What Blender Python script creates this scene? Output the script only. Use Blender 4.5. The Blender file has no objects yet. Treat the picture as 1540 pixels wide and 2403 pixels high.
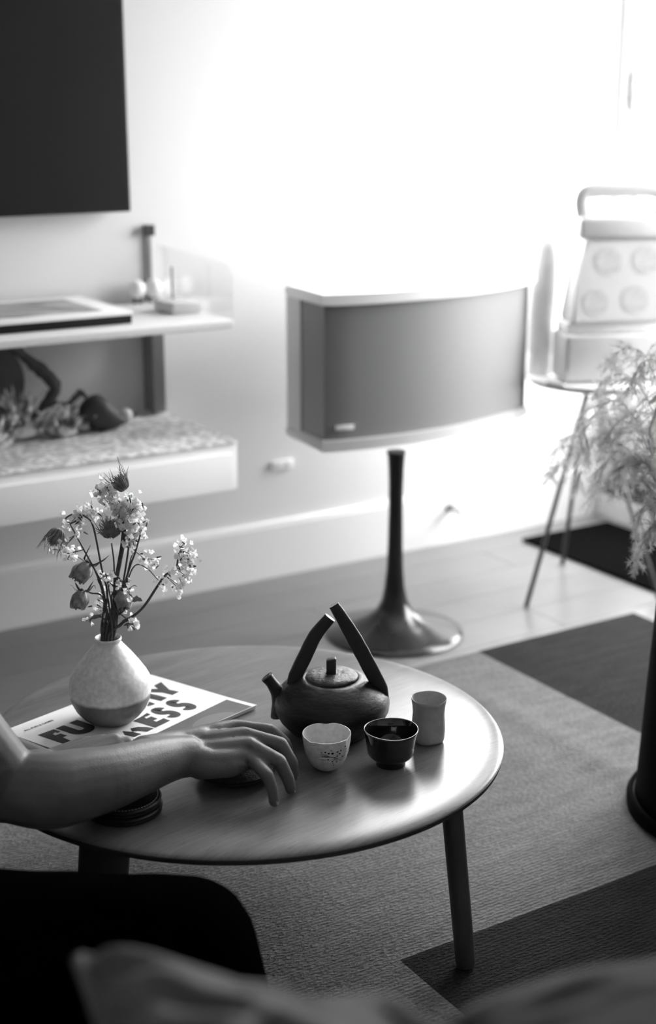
import bpy, bmesh, math, random
from mathutils import Vector, Matrix, noise
random.seed(7)
SC = bpy.context.scene
COL = SC.collection
V = Vector
PI = math.pi

# ------------------------------------------------------------------ camera
FPX, TH, CAMH = 3400.0, math.radians(16), 1.22
cd = bpy.data.cameras.new('camera')
cam = bpy.data.objects.new('camera', cd)
COL.objects.link(cam)
cam.location = (0, 0, CAMH)
cam.rotation_euler = (PI / 2 - TH, 0, 0)
cd.sensor_fit = 'VERTICAL'
cd.sensor_height = 36.0
cd.lens = 36.0 * FPX / 2403.0
cd.clip_start = 0.05
cd.dof.use_dof = True
cd.dof.focus_distance = 2.10
cd.dof.aperture_fstop = 2.3
SC.camera = cam

# ------------------------------------------------------------------ light and exposure
wd = bpy.data.worlds.new('world')
SC.world = wd
wd.use_nodes = True
wd.node_tree.nodes['Background'].inputs[0].default_value = (1, 1, 1, 1)
wd.node_tree.nodes['Background'].inputs[1].default_value = 27.5
vs = SC.view_settings
vs.view_transform = 'Standard'
vs.look = 'None'
vs.exposure = 0.0
vs.gamma = 1.0
vs.use_curve_mapping = False
SC.cycles.max_bounces = 8
SC.cycles.diffuse_bounces = 5
SC.cycles.sample_clamp_indirect = 8.0

# the room's own axes: the long wall runs along E1, the window wall along E2, both from the corner K
AZ = math.radians(57.8)
K = V((0.82, 4.255, 0))
E1 = V((-math.sin(AZ), -math.cos(AZ), 0))
E2 = V((math.cos(AZ), -math.sin(AZ), 0))
ROT = math.atan2(E1.y, E1.x)
def W(s1, s2, z=0.0): return K + E1 * s1 + E2 * s2 + V((0, 0, z))
WIN = (0.03, 1.30, 0.105, 1.95)         # glazed door opening on the right wall: s2 from, to, z from, to
WIN2 = (0.06, 0.84, 0.86, 2.15)        # window opening on the long wall: s1 from, to, z from, to
def portal(c, w, h, ax, inward):
    lp = bpy.data.lights.new('window_portal', 'AREA'); lp.shape = 'RECTANGLE'
    lp.size, lp.size_y = w, h
    lp.cycles.is_portal = True
    lo = bpy.data.objects.new('window_portal', lp); COL.objects.link(lo); lo.location = c
    z = -inward; y = z.cross(ax)
    lo.rotation_euler = Matrix((ax, y, z)).transposed().to_euler()
portal(W(-0.145, (WIN[0] + WIN[1]) / 2, (WIN[2] + WIN[3]) / 2), WIN[1] - WIN[0], WIN[3] - WIN[2], E2, E1)
portal(W((WIN2[0] + WIN2[1]) / 2, -0.095, (WIN2[2] + WIN2[3]) / 2), WIN2[1] - WIN2[0], WIN2[3] - WIN2[2], E1, E2)

CT, ST = math.cos(TH), math.sin(TH)
def ray(u, v):
    a, b = (u - 770) / FPX, (v - 1201.5) / FPX
    return V((a, CT - b * ST, -ST - b * CT))
def P(u, v, z=0.0):                     # point of the plane at height z
    d = ray(u, v); t = (z - CAMH) / d.z
    return V((d.x * t, d.y * t, z))
def PY(u, v, Y):                        # point of the vertical plane at distance Y
    d = ray(u, v); t = Y / d.y
    return V((d.x * t, Y, CAMH + d.z * t))

# ------------------------------------------------------------------ materials (all neutral grey)
def mat(name, base, rough=0.5, var=0.0, vscale=8.0, stretch=(1, 1, 1), bump=0.0, bscale=60.0, rot=0.0,
        metal=0.0, spec=0.5, sheen=0.0, coat=0.0, sss=0.0, detail=4.0, blo=0.3, bhi=0.7, objrand=0.0, trans=0.0, bdist=0.002):
    m = bpy.data.materials.new(name); m.use_nodes = True
    nt = m.node_tree; b = nt.nodes['Principled BSDF']
    b.inputs['Base Color'].default_value = (base, base, base, 1)
    b.inputs['Roughness'].default_value = rough
    b.inputs['Metallic'].default_value = metal
    b.inputs['Specular IOR Level'].default_value = spec
    b.inputs['Sheen Weight'].default_value = sheen
    b.inputs['Coat Weight'].default_value = coat
    b.inputs['Transmission Weight'].default_value = trans
    if sss:
        b.inputs['Subsurface Weight'].default_value = sss
        b.inputs['Subsurface Radius'].default_value = (1, 1, 1)
        b.inputs['Subsurface Scale'].default_value = 0.006
    N = nt.nodes.new; L = nt.links.new
    if var or bump or objrand:
        tc = N('ShaderNodeTexCoord'); mp = N('ShaderNodeMapping')
        mp.inputs['Scale'].default_value = stretch
        r0 = N('ShaderNodeMapping'); r0.inputs['Rotation'].default_value = (0, 0, rot)
        L(tc.outputs['Object'], r0.inputs[0]); L(r0.outputs[0], mp.inputs[0])
    if var or objrand:
        nz = N('ShaderNodeTexNoise'); nz.inputs['Scale'].default_value = vscale; nz.inputs['Detail'].default_value = detail
        L(mp.outputs[0], nz.inputs['Vector'])
        mr = N('ShaderNodeMapRange')
        mr.inputs[1].default_value = blo; mr.inputs[2].default_value = bhi
        mr.inputs[3].default_value = base * (1 - var); mr.inputs[4].default_value = min(1, base * (1 + var))
        L(nz.outputs['Fac'], mr.inputs[0])
        out = mr.outputs[0]
        if objrand:
            oi = N('ShaderNodeObjectInfo'); m2 = N('ShaderNodeMapRange')
            m2.inputs[3].default_value = 1 - objrand; m2.inputs[4].default_value = 1 + objrand
            L(oi.outputs['Random'], m2.inputs[0])
            mu = N('ShaderNodeMath'); mu.operation = 'MULTIPLY'
            L(out, mu.inputs[0]); L(m2.outputs[0], mu.inputs[1]); out = mu.outputs[0]
        L(out, b.inputs['Base Color'])
    if bump:
        nb = N('ShaderNodeTexNoise'); nb.inputs['Scale'].default_value = bscale; nb.inputs['Detail'].default_value = 6
        L(mp.outputs[0], nb.inputs['Vector'])
        bp = N('ShaderNodeBump'); bp.inputs['Strength'].default_value = bump; bp.inputs['Distance'].default_value = bdist
        L(nb.outputs['Fac'], bp.inputs['Height']); L(bp.outputs[0], b.inputs['Normal'])
    return m

M = {}
M['wall'] = mat('wall_paint', 0.66, 0.7, bump=0.05, bscale=200)
M['farwall'] = mat('far_wall_paint', 0.70, 0.8)
M['ceil'] = mat('ceiling_paint', 0.85, 0.8)
M['trim'] = mat('trim_paint', 0.78, 0.4)
M['floor'] = mat('floor_wood', 0.15, 0.28, var=0.10, vscale=6, stretch=(0.6, 9, 9), rot=0, bump=0.15, bscale=30, objrand=0.05)
M['gap'] = mat('floor_base', 0.10, 0.8)
M['unseen_ground'] = mat('unseen_ground_grey', 0.30, 0.8)
M['screen'] = mat('screen_black', 0.010, 0.5, spec=0.15)
M['white'] = mat('white_enamel', 0.80, 0.35)
M['offwhite'] = mat('off_white', 0.62, 0.45)
M['cabinet'] = mat('cabinet_front', 0.90, 0.45)
M['alu'] = mat('aluminium_track', 0.22, 0.4, metal=0.3)
M['grille'] = mat('grille_cloth', 0.16, 0.50, sheen=0.3, spec=0.7, bump=0.15, bscale=900)
M['spk'] = mat('speaker_cabinet', 0.55, 0.4)
M['stand'] = mat('stand_metal', 0.018, 0.20, metal=0.0, spec=0.5)
M['badge'] = mat('badge_metal', 0.8, 0.3)
M['blackmetal'] = mat('black_metal', 0.03, 0.4)
M['legdark'] = mat('table_leg_wood', 0.05, 0.45, var=0.2, vscale=30, stretch=(1, 1, 0.1))
M['edge'] = mat('table_edge_dark', 0.035, 0.5)
M['planter'] = mat('planter_glaze', 0.002, 0.6, spec=0.03)
M['mag'] = mat('magazine_cover', 0.93, 0.45)
M['paper'] = mat('paper_pages', 0.6, 0.8)
M['ink'] = mat('printed_ink', 0.035, 0.5)
M['inkgrey'] = mat('printed_grey', 0.10, 0.5, var=0.25, vscale=18)
M['inklight'] = mat('printed_light_grey', 0.17, 0.5)
M['teapot'] = mat('unglazed_dark_clay', 0.012, 0.42, var=0.35, vscale=30, bump=0.9, bscale=45, stretch=(1, 1, 3.5), spec=0.35)
M['lidclay'] = mat('lit_turned_clay', 0.07, 0.5, var=0.6, vscale=60, bump=1.0, bscale=90, bdist=0.003)  # teapot lid: the light falling on it is put into a lighter clay colour
M['handle'] = mat('dark_branch', 0.022, 0.5, bump=0.6, bscale=60, stretch=(1, 1, 0.25))
M['cut'] = mat('cut_wood_end', 0.45, 0.6, var=0.3, vscale=120)
M['blackglaze'] = mat('black_glaze', 0.008, 0.12, coat=0.5)
M['rimglaze'] = mat('pale_glaze_rim', 0.35, 0.15, coat=0.5)  # bowl rim, paler than the black glaze of the body
M['greyclay'] = mat('grey_matt_clay', 0.42, 0.6, var=0.12, vscale=60, bump=0.3, bscale=200)
M['leather'] = mat('black_leather', 0.005, 0.5, bump=0.3, bscale=300)
M['thread'] = mat('white_thread', 0.7, 0.7)
M['rough'] = mat('rough_black_clay', 0.014, 0.7, var=0.5, vscale=250, bump=1.0, bscale=260)
M['skin'] = mat('skin', 0.135, 0.42, var=0.08, vscale=30, bump=0.2, bscale=420, sss=0.15, spec=0.28)
M['nail'] = mat('finger_nail', 0.30, 0.3)
M['trouser'] = mat('black_trousers', 0.0012, 0.9, bump=0.3, bscale=250, spec=0.0)
M['shirt'] = mat('dark_shirt', 0.01, 0.9, bump=0.3, bscale=200, spec=0.2)
M['hair'] = mat('dark_hair', 0.02, 0.6, bump=1.0, bscale=120, stretch=(1, 1, 0.2))
M['eye'] = mat('eye_white', 0.7, 0.2)
M['pillow'] = mat('pillow_linen', 0.075, 0.9, var=0.2, vscale=6, bump=0.5, bscale=300)
M['pillow2'] = mat('nubby_cushion_wool', 0.014, 0.95, var=0.6, vscale=45, bump=1.0, bscale=150)
M['sofa'] = mat('sofa_cloth', 0.06, 0.95, bump=0.5, bscale=200)
M['stem'] = mat('dry_stem', 0.085, 0.7, var=0.3, vscale=120)
M['statice'] = mat('papery_white_petals', 0.88, 0.7, var=0.15, vscale=200)
M['rose'] = mat('dried_rose_petals', 0.42, 0.7, var=0.5, vscale=120, bump=0.5, bscale=300)
M['thistle'] = mat('dry_thistle', 0.26, 0.8, var=0.3, vscale=150)
M['leaf'] = mat('dry_leaf', 0.12, 0.7, var=0.4, vscale=90)
M['fern'] = mat('fern_green', 0.42, 0.7, var=0.2, vscale=20)
M['stone'] = mat('dark_stone', 0.07, 0.6, var=0.25, vscale=30, bump=0.4, bscale=60)
M['crystal'] = mat('pale_crystal', 0.45, 0.5, var=0.85, vscale=42, bump=0.8, bscale=60, blo=0.4, bhi=0.6)
M['wood_dark'] = mat('driftwood', 0.06, 0.8, var=0.4, vscale=30, bump=1, bscale=40)
M['board'] = mat('grey_board', 0.22, 0.7)
M['print'] = mat('grey_print', 0.30, 0.6, var=0.7, vscale=9, stretch=(1, 3, 1))
M['spots'] = mat('perforated_grey', 0.38, 0.6, var=0.15, vscale=90)
M['panel'] = mat('appliance_panel', 0.46, 0.45)
M['wick'] = mat('wicker_dark', 0.05, 0.8)
M['heart'] = mat('dark_matt_stone', 0.05, 0.6)
M['mat_dark'] = mat('dark_mat_pile', 0.004, 1.0, spec=0.0, bump=0.6, bscale=250)

def thin(m, c, f):
    nt = m.node_tree; b = nt.nodes['Principled BSDF']; o = nt.nodes['Material Output']
    t = nt.nodes.new('ShaderNodeBsdfTranslucent'); t.inputs[0].default_value = (c, c, c, 1); mx = nt.nodes.new('ShaderNodeMixShader'); mx.inputs[0].default_value = f
    nt.links.new(b.outputs[0], mx.inputs[1]); nt.links.new(t.outputs[0], mx.inputs[2]); nt.links.new(mx.outputs[0], o.inputs[0])
thin(M['statice'], 0.9, 0.5); thin(M['rose'], 0.35, 0.3); thin(M['fern'], 0.5, 0.5); thin(M['leaf'], 0.12, 0.3)
# oak top: long grain and open pores
def wood_mat():
    m = bpy.data.materials.new('oak_top'); m.use_nodes = True
    nt = m.node_tree; b = nt.nodes['Principled BSDF']; N = nt.nodes.new; L = nt.links.new
    tc = N('ShaderNodeTexCoord'); r0 = N('ShaderNodeMapping'); r0.inputs['Rotation'].default_value = (0, 0, -math.radians(42))
    L(tc.outputs['Object'], r0.inputs[0])
    def nz(sx, sy, scale, det=5):
        mp = N('ShaderNodeMapping'); mp.inputs['Scale'].default_value = (sx, sy, 1); L(r0.outputs[0], mp.inputs[0])
        n = N('ShaderNodeTexNoise'); n.inputs['Scale'].default_value = scale; n.inputs['Detail'].default_value = det
        L(mp.outputs[0], n.inputs['Vector']); return n
    broad, fine, pore = nz(0.7, 9, 3.0), nz(0.5, 12, 34.0), nz(1.0, 13, 55.0, 2)
    a = N('ShaderNodeMapRange'); a.inputs[1].default_value = 0.3; a.inputs[2].default_value = 0.7; a.inputs[3].default_value = 0.12; a.inputs[4].default_value = 0.175
    L(broad.outputs['Fac'], a.inputs[0])
    f = N('ShaderNodeMapRange'); f.inputs[1].default_value = 0.3; f.inputs[2].default_value = 0.7; f.inputs[3].default_value = 0.80; f.inputs[4].default_value = 1.16
    L(fine.outputs['Fac'], f.inputs[0])
    p = N('ShaderNodeMapRange'); p.inputs[1].default_value = 0.60; p.inputs[2].default_value = 0.70; p.inputs[3].default_value = 1.0; p.inputs[4].default_value = 0.62
    L(pore.outputs['Fac'], p.inputs[0])
    m1 = N('ShaderNodeMath'); m1.operation = 'MULTIPLY'; L(a.outputs[0], m1.inputs[0]); L(f.outputs[0], m1.inputs[1])
    m2 = N('ShaderNodeMath'); m2.operation = 'MULTIPLY'; L(m1.outputs[0], m2.inputs[0]); L(p.outputs[0], m2.inputs[1])
    L(m2.outputs[0], b.inputs['Base Color'])
    b.inputs['Roughness'].default_value = 0.28; b.inputs['Specular IOR Level'].default_value = 0.28
    bp = N('ShaderNodeBump'); bp.inputs['Strength'].default_value = 0.35; bp.inputs['Distance'].default_value = 0.001
    L(m2.outputs[0], bp.inputs['Height']); L(bp.outputs[0], b.inputs['Normal'])
    return m
M['oak'] = wood_mat()

def rug_mat(name, base):
    m = bpy.data.materials.new(name); m.use_nodes = True
    nt = m.node_tree; b = nt.nodes['Principled BSDF']; N = nt.nodes.new; L = nt.links.new
    b.inputs['Roughness'].default_value = 0.95; b.inputs['Specular IOR Level'].default_value = 0.0
    tc = N('ShaderNodeTexCoord')
    r0 = N('ShaderNodeMapping'); r0.inputs['Rotation'].default_value = (0, 0, -ROT); L(tc.outputs['Object'], r0.inputs[0])
    w = N('ShaderNodeTexWave'); w.wave_type = 'BANDS'; w.bands_direction = 'Y'; w.inputs['Scale'].default_value = 42; w.inputs['Distortion'].default_value = 4.0
    w.inputs['Detail'].default_value = 2; w.inputs['Detail Scale'].default_value = 3
    L(r0.outputs[0], w.inputs['Vector'])
    mp = N('ShaderNodeMapping'); mp.inputs['Scale'].default_value = (1, 2.0, 1); L(r0.outputs[0], mp.inputs[0])
    n = N('ShaderNodeTexNoise'); n.inputs['Scale'].default_value = 110; n.inputs['Detail'].default_value = 3; L(mp.outputs[0], n.inputs['Vector'])
    ad = N('ShaderNodeMath'); ad.operation = 'MULTIPLY_ADD'; ad.inputs[1].default_value = 3.4
    L(n.outputs['Fac'], ad.inputs[0]); L(w.outputs['Fac'], ad.inputs[2])
    n2 = N('ShaderNodeTexNoise'); n2.inputs['Scale'].default_value = 9; n2.inputs['Detail'].default_value = 4
    mp2 = N('ShaderNodeMapping'); mp2.inputs['Scale'].default_value = (1, 5, 1); L(r0.outputs[0], mp2.inputs[0]); L(mp2.outputs[0], n2.inputs['Vector'])
    mr = N('ShaderNodeMapRange'); mr.inputs[1].default_value = 0.3; mr.inputs[2].default_value = 0.7; mr.inputs[3].default_value = base * 0.86; mr.inputs[4].default_value = base * 1.12
    L(n2.outputs['Fac'], mr.inputs[0])
    mu = N('ShaderNodeMapRange'); mu.inputs[1].default_value = 1.3; mu.inputs[2].default_value = 3.0; mu.inputs[3].default_value = 0.8; mu.inputs[4].default_value = 1.12
    L(ad.outputs[0], mu.inputs[0])
    mm = N('ShaderNodeMath'); mm.operation = 'MULTIPLY'; L(mr.outputs[0], mm.inputs[0]); L(mu.outputs[0], mm.inputs[1])
    L(mm.outputs[0], b.inputs['Base Color'])
    bp = N('ShaderNodeBump'); bp.inputs['Strength'].default_value = 0.6; bp.inputs['Distance'].default_value = 0.0022
    L(ad.outputs[0], bp.inputs['Height']); L(bp.outputs[0], b.inputs['Normal'])
    return m
M['ruglight'] = rug_mat('rug_light_wool', 0.17)
M['rugdark'] = rug_mat('rug_dark_wool', 0.035)

def pane_mat(name, mixv=0.08):
    m = bpy.data.materials.new(name); m.use_nodes = True
    nt = m.node_tree; nt.nodes.clear(); N = nt.nodes.new; L = nt.links.new
    o = N('ShaderNodeOutputMaterial'); mx = N('ShaderNodeMixShader'); t = N('ShaderNodeBsdfTransparent'); g = N('ShaderNodeBsdfGlossy')
    g.inputs['Roughness'].default_value = 0.02; mx.inputs[0].default_value = mixv
    L(t.outputs[0], mx.inputs[1]); L(g.outputs[0], mx.inputs[2]); L(mx.outputs[0], o.inputs[0])
    return m
M['pane'] = pane_mat('window_glass')
M['clear'] = pane_mat('clear_thin_glass', 0.14)

def patterned_cloth():
    m = bpy.data.materials.new('patterned_cloth'); m.use_nodes = True
    nt = m.node_tree; b = nt.nodes['Principled BSDF']; N = nt.nodes.new; L = nt.links.new
    b.inputs['Roughness'].default_value = 0.8
    tc = N('ShaderNodeTexCoord'); mp = N('ShaderNodeMapping'); mp.inputs['Scale'].default_value = (1, 1.6, 1); mp.inputs['Rotation'].default_value = (0, 0, -ROT + 0.6)
    L(tc.outputs['Object'], mp.inputs[0])
    v = N('ShaderNodeTexVoronoi'); v.inputs['Scale'].default_value = 55; L(mp.outputs[0], v.inputs['Vector'])
    mr = N('ShaderNodeMapRange'); mr.inputs[1].default_value = 0.25; mr.inputs[2].default_value = 0.6; mr.inputs[3].default_value = 0.85; mr.inputs[4].default_value = 0.40
    L(v.outputs['Distance'], mr.inputs[0]); L(mr.outputs[0], b.inputs['Base Color'])
    return m
M['pcloth'] = patterned_cloth()

def height_mat(name, z0, z1, lo, hi, rough=0.4, patches=False):
    m = bpy.data.materials.new(name); m.use_nodes = True
    nt = m.node_tree; b = nt.nodes['Principled BSDF']; N = nt.nodes.new; L = nt.links.new
    tc = N('ShaderNodeTexCoord'); sp = N('ShaderNodeSeparateXYZ'); L(tc.outputs['Object'], sp.inputs[0])
    n = N('ShaderNodeTexNoise'); n.inputs['Scale'].default_value = 26; n.inputs['Detail'].default_value = 3; L(tc.outputs['Object'], n.inputs['Vector'])
    ad = N('ShaderNodeMath'); ad.operation = 'MULTIPLY_ADD'; ad.inputs[1].default_value = 0.008; L(n.outputs['Fac'], ad.inputs[0]); L(sp.outputs['Z'], ad.inputs[2])
    mr = N('ShaderNodeMapRange'); mr.inputs[1].default_value = z0; mr.inputs[2].default_value = z1; mr.inputs[3].default_value = lo; mr.inputs[4].default_value = hi
    L(ad.outputs[0], mr.inputs[0])
    n2 = N('ShaderNodeTexNoise'); n2.inputs['Scale'].default_value = 130; n2.inputs['Detail'].default_value = 3; L(tc.outputs['Object'], n2.inputs['Vector'])
    m2 = N('ShaderNodeMapRange'); m2.inputs[1].default_value = 0.3; m2.inputs[2].default_value = 0.75; m2.inputs[3].default_value = 0.82; m2.inputs[4].default_value = 1.12
    L(n2.outputs['Fac'], m2.inputs[0])
    mu = N('ShaderNodeMath'); mu.operation = 'MULTIPLY'; L(mr.outputs[0], mu.inputs[0]); L(m2.outputs[0], mu.inputs[1])
    L(mu.outputs[0], b.inputs['Base Color'])
    b.inputs['Roughness'].default_value = rough
    bp = N('ShaderNodeBump'); bp.inputs['Strength'].default_value = 0.25; bp.inputs['Distance'].default_value = 0.001
    L(n2.outputs['Fac'], bp.inputs['Height']); L(bp.outputs[0], b.inputs['Normal'])
    return m
M['vase'] = height_mat('two_tone_stoneware', 0.046, 0.052, 0.13, 0.84, 0.4)
M['whitecup'] = height_mat('white_glaze', 0.0, 0.05, 0.62, 0.72, 0.25)

# ------------------------------------------------------------------ object helpers
ORG = {}
def finish(bm):
    bmesh.ops.recalc_face_normals(bm, faces=bm.faces)
def obj(name, bm, m, parent=None, smooth=35, keep=False, label=None, loc=None):
    """one mesh object; vertices come in world coordinates and are moved to an origin of their own"""
    if isinstance(bm, bpy.types.Mesh): me = bm
    else:
        if not keep: finish(bm)
        me = bpy.data.meshes.new(name); bm.to_mesh(me); bm.free()
    xs = [v.co for v in me.vertices]
    lo_ = V((min(c.x for c in xs), min(c.y for c in xs), min(c.z for c in xs)))
    hi_ = V((max(c.x for c in xs), max(c.y for c in xs), max(c.z for c in xs)))
    off = loc.copy() if loc is not None else V(((lo_.x + hi_.x) / 2, (lo_.y + hi_.y) / 2, lo_.z))
    me.transform(Matrix.Translation(-off))
    o = bpy.data.objects.new(name, me)
    COL.objects.link(o)
    for mm in (m if isinstance(m, (list, tuple)) else [m]): me.materials.append(mm)
    if smooth:
        me.shade_smooth()
        if smooth < 180: me.set_sharp_from_angle(angle=math.radians(smooth))
    ORG[o] = off
    if parent is not None:
        o.parent = parent; o.location = off - ORG[parent]
    else: o.location = off
    if label: o['label'] = label
    return o
def tag(o, label, cat, group=None, kind=None):
    o['label'] = label; o['category'] = cat
    if group: o['group'] = group
    if kind: o['kind'] = kind
    return o
def thing(name, label, cat, loc, group=None):
    o = bpy.data.objects.new(name, None); COL.objects.link(o)
    o.empty_display_size = 0.05
    o.location = loc; ORG[o] = V(loc)
    return tag(o, label, cat, group)
def struct(o):
    o['kind'] = 'structure'; return o

def NB(): return bmesh.new()
def frame(ax, ay, az, c):
    return Matrix(((ax.x, ay.x, az.x, c.x), (ax.y, ay.y, az.y, c.y), (ax.z, ay.z, az.z, c.z), (0, 0, 0, 1)))
def box(bm, c, size, ax=V((1, 0, 0)), ay=V((0, 1, 0)), az=V((0, 0, 1)), bev=0.0):
    mx = frame(ax * size[0], ay * size[1], az * size[2], V(c))
    r = bmesh.ops.create_cube(bm, size=1, matrix=mx)
    if bev:
        es = list({e for v in r['verts'] for e in v.link_edges})
        bmesh.ops.bevel(bm, geom=es, offset=bev, segments=3, profile=0.5, affect='EDGES')
def wbox(bm, s1a, s1b, s2a, s2b, z0, z1, bev=0.0):     # box aligned with the walls
    box(bm, W((s1a + s1b) / 2, (s2a + s2b) / 2, (z0 + z1) / 2), (abs(s1b - s1a), abs(s2b - s2a), abs(z1 - z0)), E1, E2, V((0, 0, 1)), bev)
def lathe(bm, prof, c, n=64, fn=None):
    """prof: (r, z) list; r=0 closes. fn(ang, r, z) -> (r, z) may deform"""
    rings = []
    for r, z in prof:
        if r < 1e-6:
            rings.append([bm.verts.new((c[0], c[1], c[2] + z))]); continue
        ring = []
        for k in range(n):
            a = 2 * PI * k / n
            rr, zz = (r, z) if fn is None else fn(a, r, z)
            ring.append(bm.verts.new((c[0] + rr * math.cos(a), c[1] + rr * math.sin(a), c[2] + zz)))
        rings.append(ring)
    for A, B in zip(rings, rings[1:]):
        if len(A) == 1 and len(B) == 1: continue
        for k in range(n):
            k2 = (k + 1) % n
            if len(A) == 1: bm.faces.new((A[0], B[k], B[k2]))
            elif len(B) == 1: bm.faces.new((A[k], B[0], A[k2]))
            else: bm.faces.new((A[k], B[k], B[k2], A[k2]))
def smoothpath(pts, n=6):
    pts = [V(p) for p in pts]
    if len(pts) < 3: return pts
    out = []
    q = [pts[0] * 2 - pts[1]] + pts + [pts[-1] * 2 - pts[-2]]
    for i in range(1, len(q) - 2):
        for k in range(n):
            t = k / n
            out.append(0.5 * ((2 * q[i]) + (q[i + 1] - q[i - 1]) * t + (2 * q[i - 1] - 5 * q[i] + 4 * q[i + 1] - q[i + 2]) * t * t + (3 * q[i] - q[i - 1] - 3 * q[i + 1] + q[i + 2]) * t ** 3))
    out.append(pts[-1]); return out
def tube(bm, pts, rad, n=10, flat=1.0, up=V((0, 0, 1)), caps=True):
    """swept tube; rad number or list; flat scales the section along the side axis"""
    pts = [V(p) for p in pts]; m = len(pts); rings = []
    prev = None
    for i, p in enumerate(pts):
        t = (pts[min(i + 1, m - 1)] - pts[max(i - 1, 0)]).normalized()
        if prev is None:
            a = t.cross(up)
            if a.length < 1e-3: a = t.cross(V((1, 0, 0)))
            a.normalize()
        else:
            a = (prev - t * prev.dot(t)).normalized()
        prev = a; b = t.cross(a)
        f = i / (m - 1)
        if isinstance(rad, (list, tuple)):
            x = f * (len(rad) - 1); j = min(int(x), len(rad) - 2); r = rad[j] + (rad[j + 1] - rad[j]) * (x - j)
        else: r = rad
        rings.append([bm.verts.new(p + a * math.cos(2 * PI * k / n) * r + b * math.sin(2 * PI * k / n) * r * flat) for k in range(n)])
    for A, B in zip(rings, rings[1:]):
        for k in range(n): bm.faces.new((A[k], A[(k + 1) % n], B[(k + 1) % n], B[k]))
    if caps:
        bm.faces.new(rings[0]); bm.faces.new(rings[-1][::-1])
def prism(bm, poly, z0, z1):
    lo_ = [bm.verts.new((p[0], p[1], z0)) for p in poly]; hi_ = [bm.verts.new((p[0], p[1], z1)) for p in poly]
    n = len(poly)
    bm.faces.new(lo_[::-1]); bm.faces.new(hi_)
    for k in range(n): bm.faces.new((lo_[k], lo_[(k + 1) % n], hi_[(k + 1) % n], hi_[k]))
def ball(bm, c, r, sub=2, sc=(1, 1, 1)):
    bmesh.ops.create_icosphere(bm, subdivisions=sub, radius=r, matrix=Matrix.Translation(V(c)) @ Matrix.Diagonal((*sc, 1)))
def modapply(o_bm, mods, name='tmp'):
    """run modifiers on a bmesh and return the resulting mesh"""
    finish(o_bm)
    me = bpy.data.meshes.new(name); o_bm.to_mesh(me); o_bm.free()
    o = bpy.data.objects.new(name, me); COL.objects.link(o)
    for t, kw in mods:
        md = o.modifiers.new(t, t)
        for k_, v_ in kw.items(): setattr(md, k_, v_)
    dg = bpy.context.evaluated_depsgraph_get(); dg.update()
    r = bpy.data.meshes.new_from_object(o.evaluated_get(dg))
    bpy.data.objects.remove(o); bpy.data.meshes.remove(me)
    return r

# ------------------------------------------------------------------ the room
RW, RD, RH = 5.3, 4.7, 2.6
b = NB(); wbox(b, -0.1, RW, 0, RD, -0.12, -0.014); floor = struct(obj('floor', b, M['gap'], smooth=0))
PW_, PL_ = 0.14, 1.75
pb = NB(); box(pb, (0, 0, -0.007), (PL_ - 0.0018, PW_ - 0.0018, 0.014), E1, E2, V((0, 0, 1)))
bmesh.ops.recalc_face_normals(pb, faces=pb.faces)
pme = bpy.data.meshes.new('plank'); pb.to_mesh(pme); pb.free(); pme.materials.append(M['floor'])
row = 0; s2 = PW_ / 2 + 0.002
while s2 < RD:
    s1 = -0.1 + PL_ * (0.5 + ((row * 0.37) % 1.0) - 1.0)
    while s1 < RW + 0.8:
        if s1 + PL_ / 2 > 0:
            p = bpy.data.objects.new('plank', pme); COL.objects.link(p); p.parent = floor
            p.location = W(s1, s2, 0) - ORG[floor]
        s1 += PL_
    s2 += PW_; row += 1

b = NB()
wbox(b, -0.15, WIN2[0], -0.1, 0, -0.014, RH); wbox(b, WIN2[1], RW + 0.1, -0.1, 0, -0.014, RH)
wbox(b, WIN2[0], WIN2[1], -0.1, 0, -0.014, WIN2[2]); wbox(b, WIN2[0], WIN2[1], -0.1, 0, WIN2[3], RH)
struct(obj('wall_back', b, M['wall'], smooth=0))
b = NB()
wbox(b, -0.15, 0, 0, WIN[0], -0.014, RH); wbox(b, -0.15, 0, WIN[1], RD, -0.014, RH)
wbox(b, -0.15, 0, WIN[0], WIN[1], -0.014, WIN[2]); wbox(b, -0.15, 0, WIN[0], WIN[1], WIN[3], RH)
struct(obj('wall_right', b, M['wall'], smooth=0))
b = NB(); wbox(b, RW, RW + 0.1, 0, RD, -0.014, RH); struct(obj('wall_left', b, M['wall'], smooth=0))
b = NB(); wbox(b, -0.15, RW + 0.1, RD, RD + 0.1, -0.014, RH); struct(obj('wall_front', b, M['farwall'], smooth=0))
b = NB(); wbox(b, -0.15, RW + 0.1, -0.1, RD + 0.1, RH, RH + 0.1); struct(obj('ceiling', b, M['ceil'], smooth=0))
b = NB(); box(b, (4, 8, -0.42), (60, 60, 0.1)); g_ = tag(obj('ground', b, M['unseen_ground'], smooth=0), 'unseen ground outside the glazed door, added to dim low light', 'ground'); struct(g_)  # unseen plane, added to cut the bright light from below the horizon
# baseboards: board with a small bevelled cap
b = NB(); wbox(b, 0.0, RW, 0, 0.016, 0, 0.138); wbox(b, 0.0, RW, 0, 0.011, 0.138, 0.152, 0.003)
struct(obj('baseboard_back', b, M['trim']))
b = NB(); wbox(b, 0, 0.018, 0.016, RD, 0, 0.062); wbox(b, 0, 0.010, 0.016, RD, 0.062, 0.07, 0.002)
struct(obj('baseboard_right', b, M['trim']))
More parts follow.
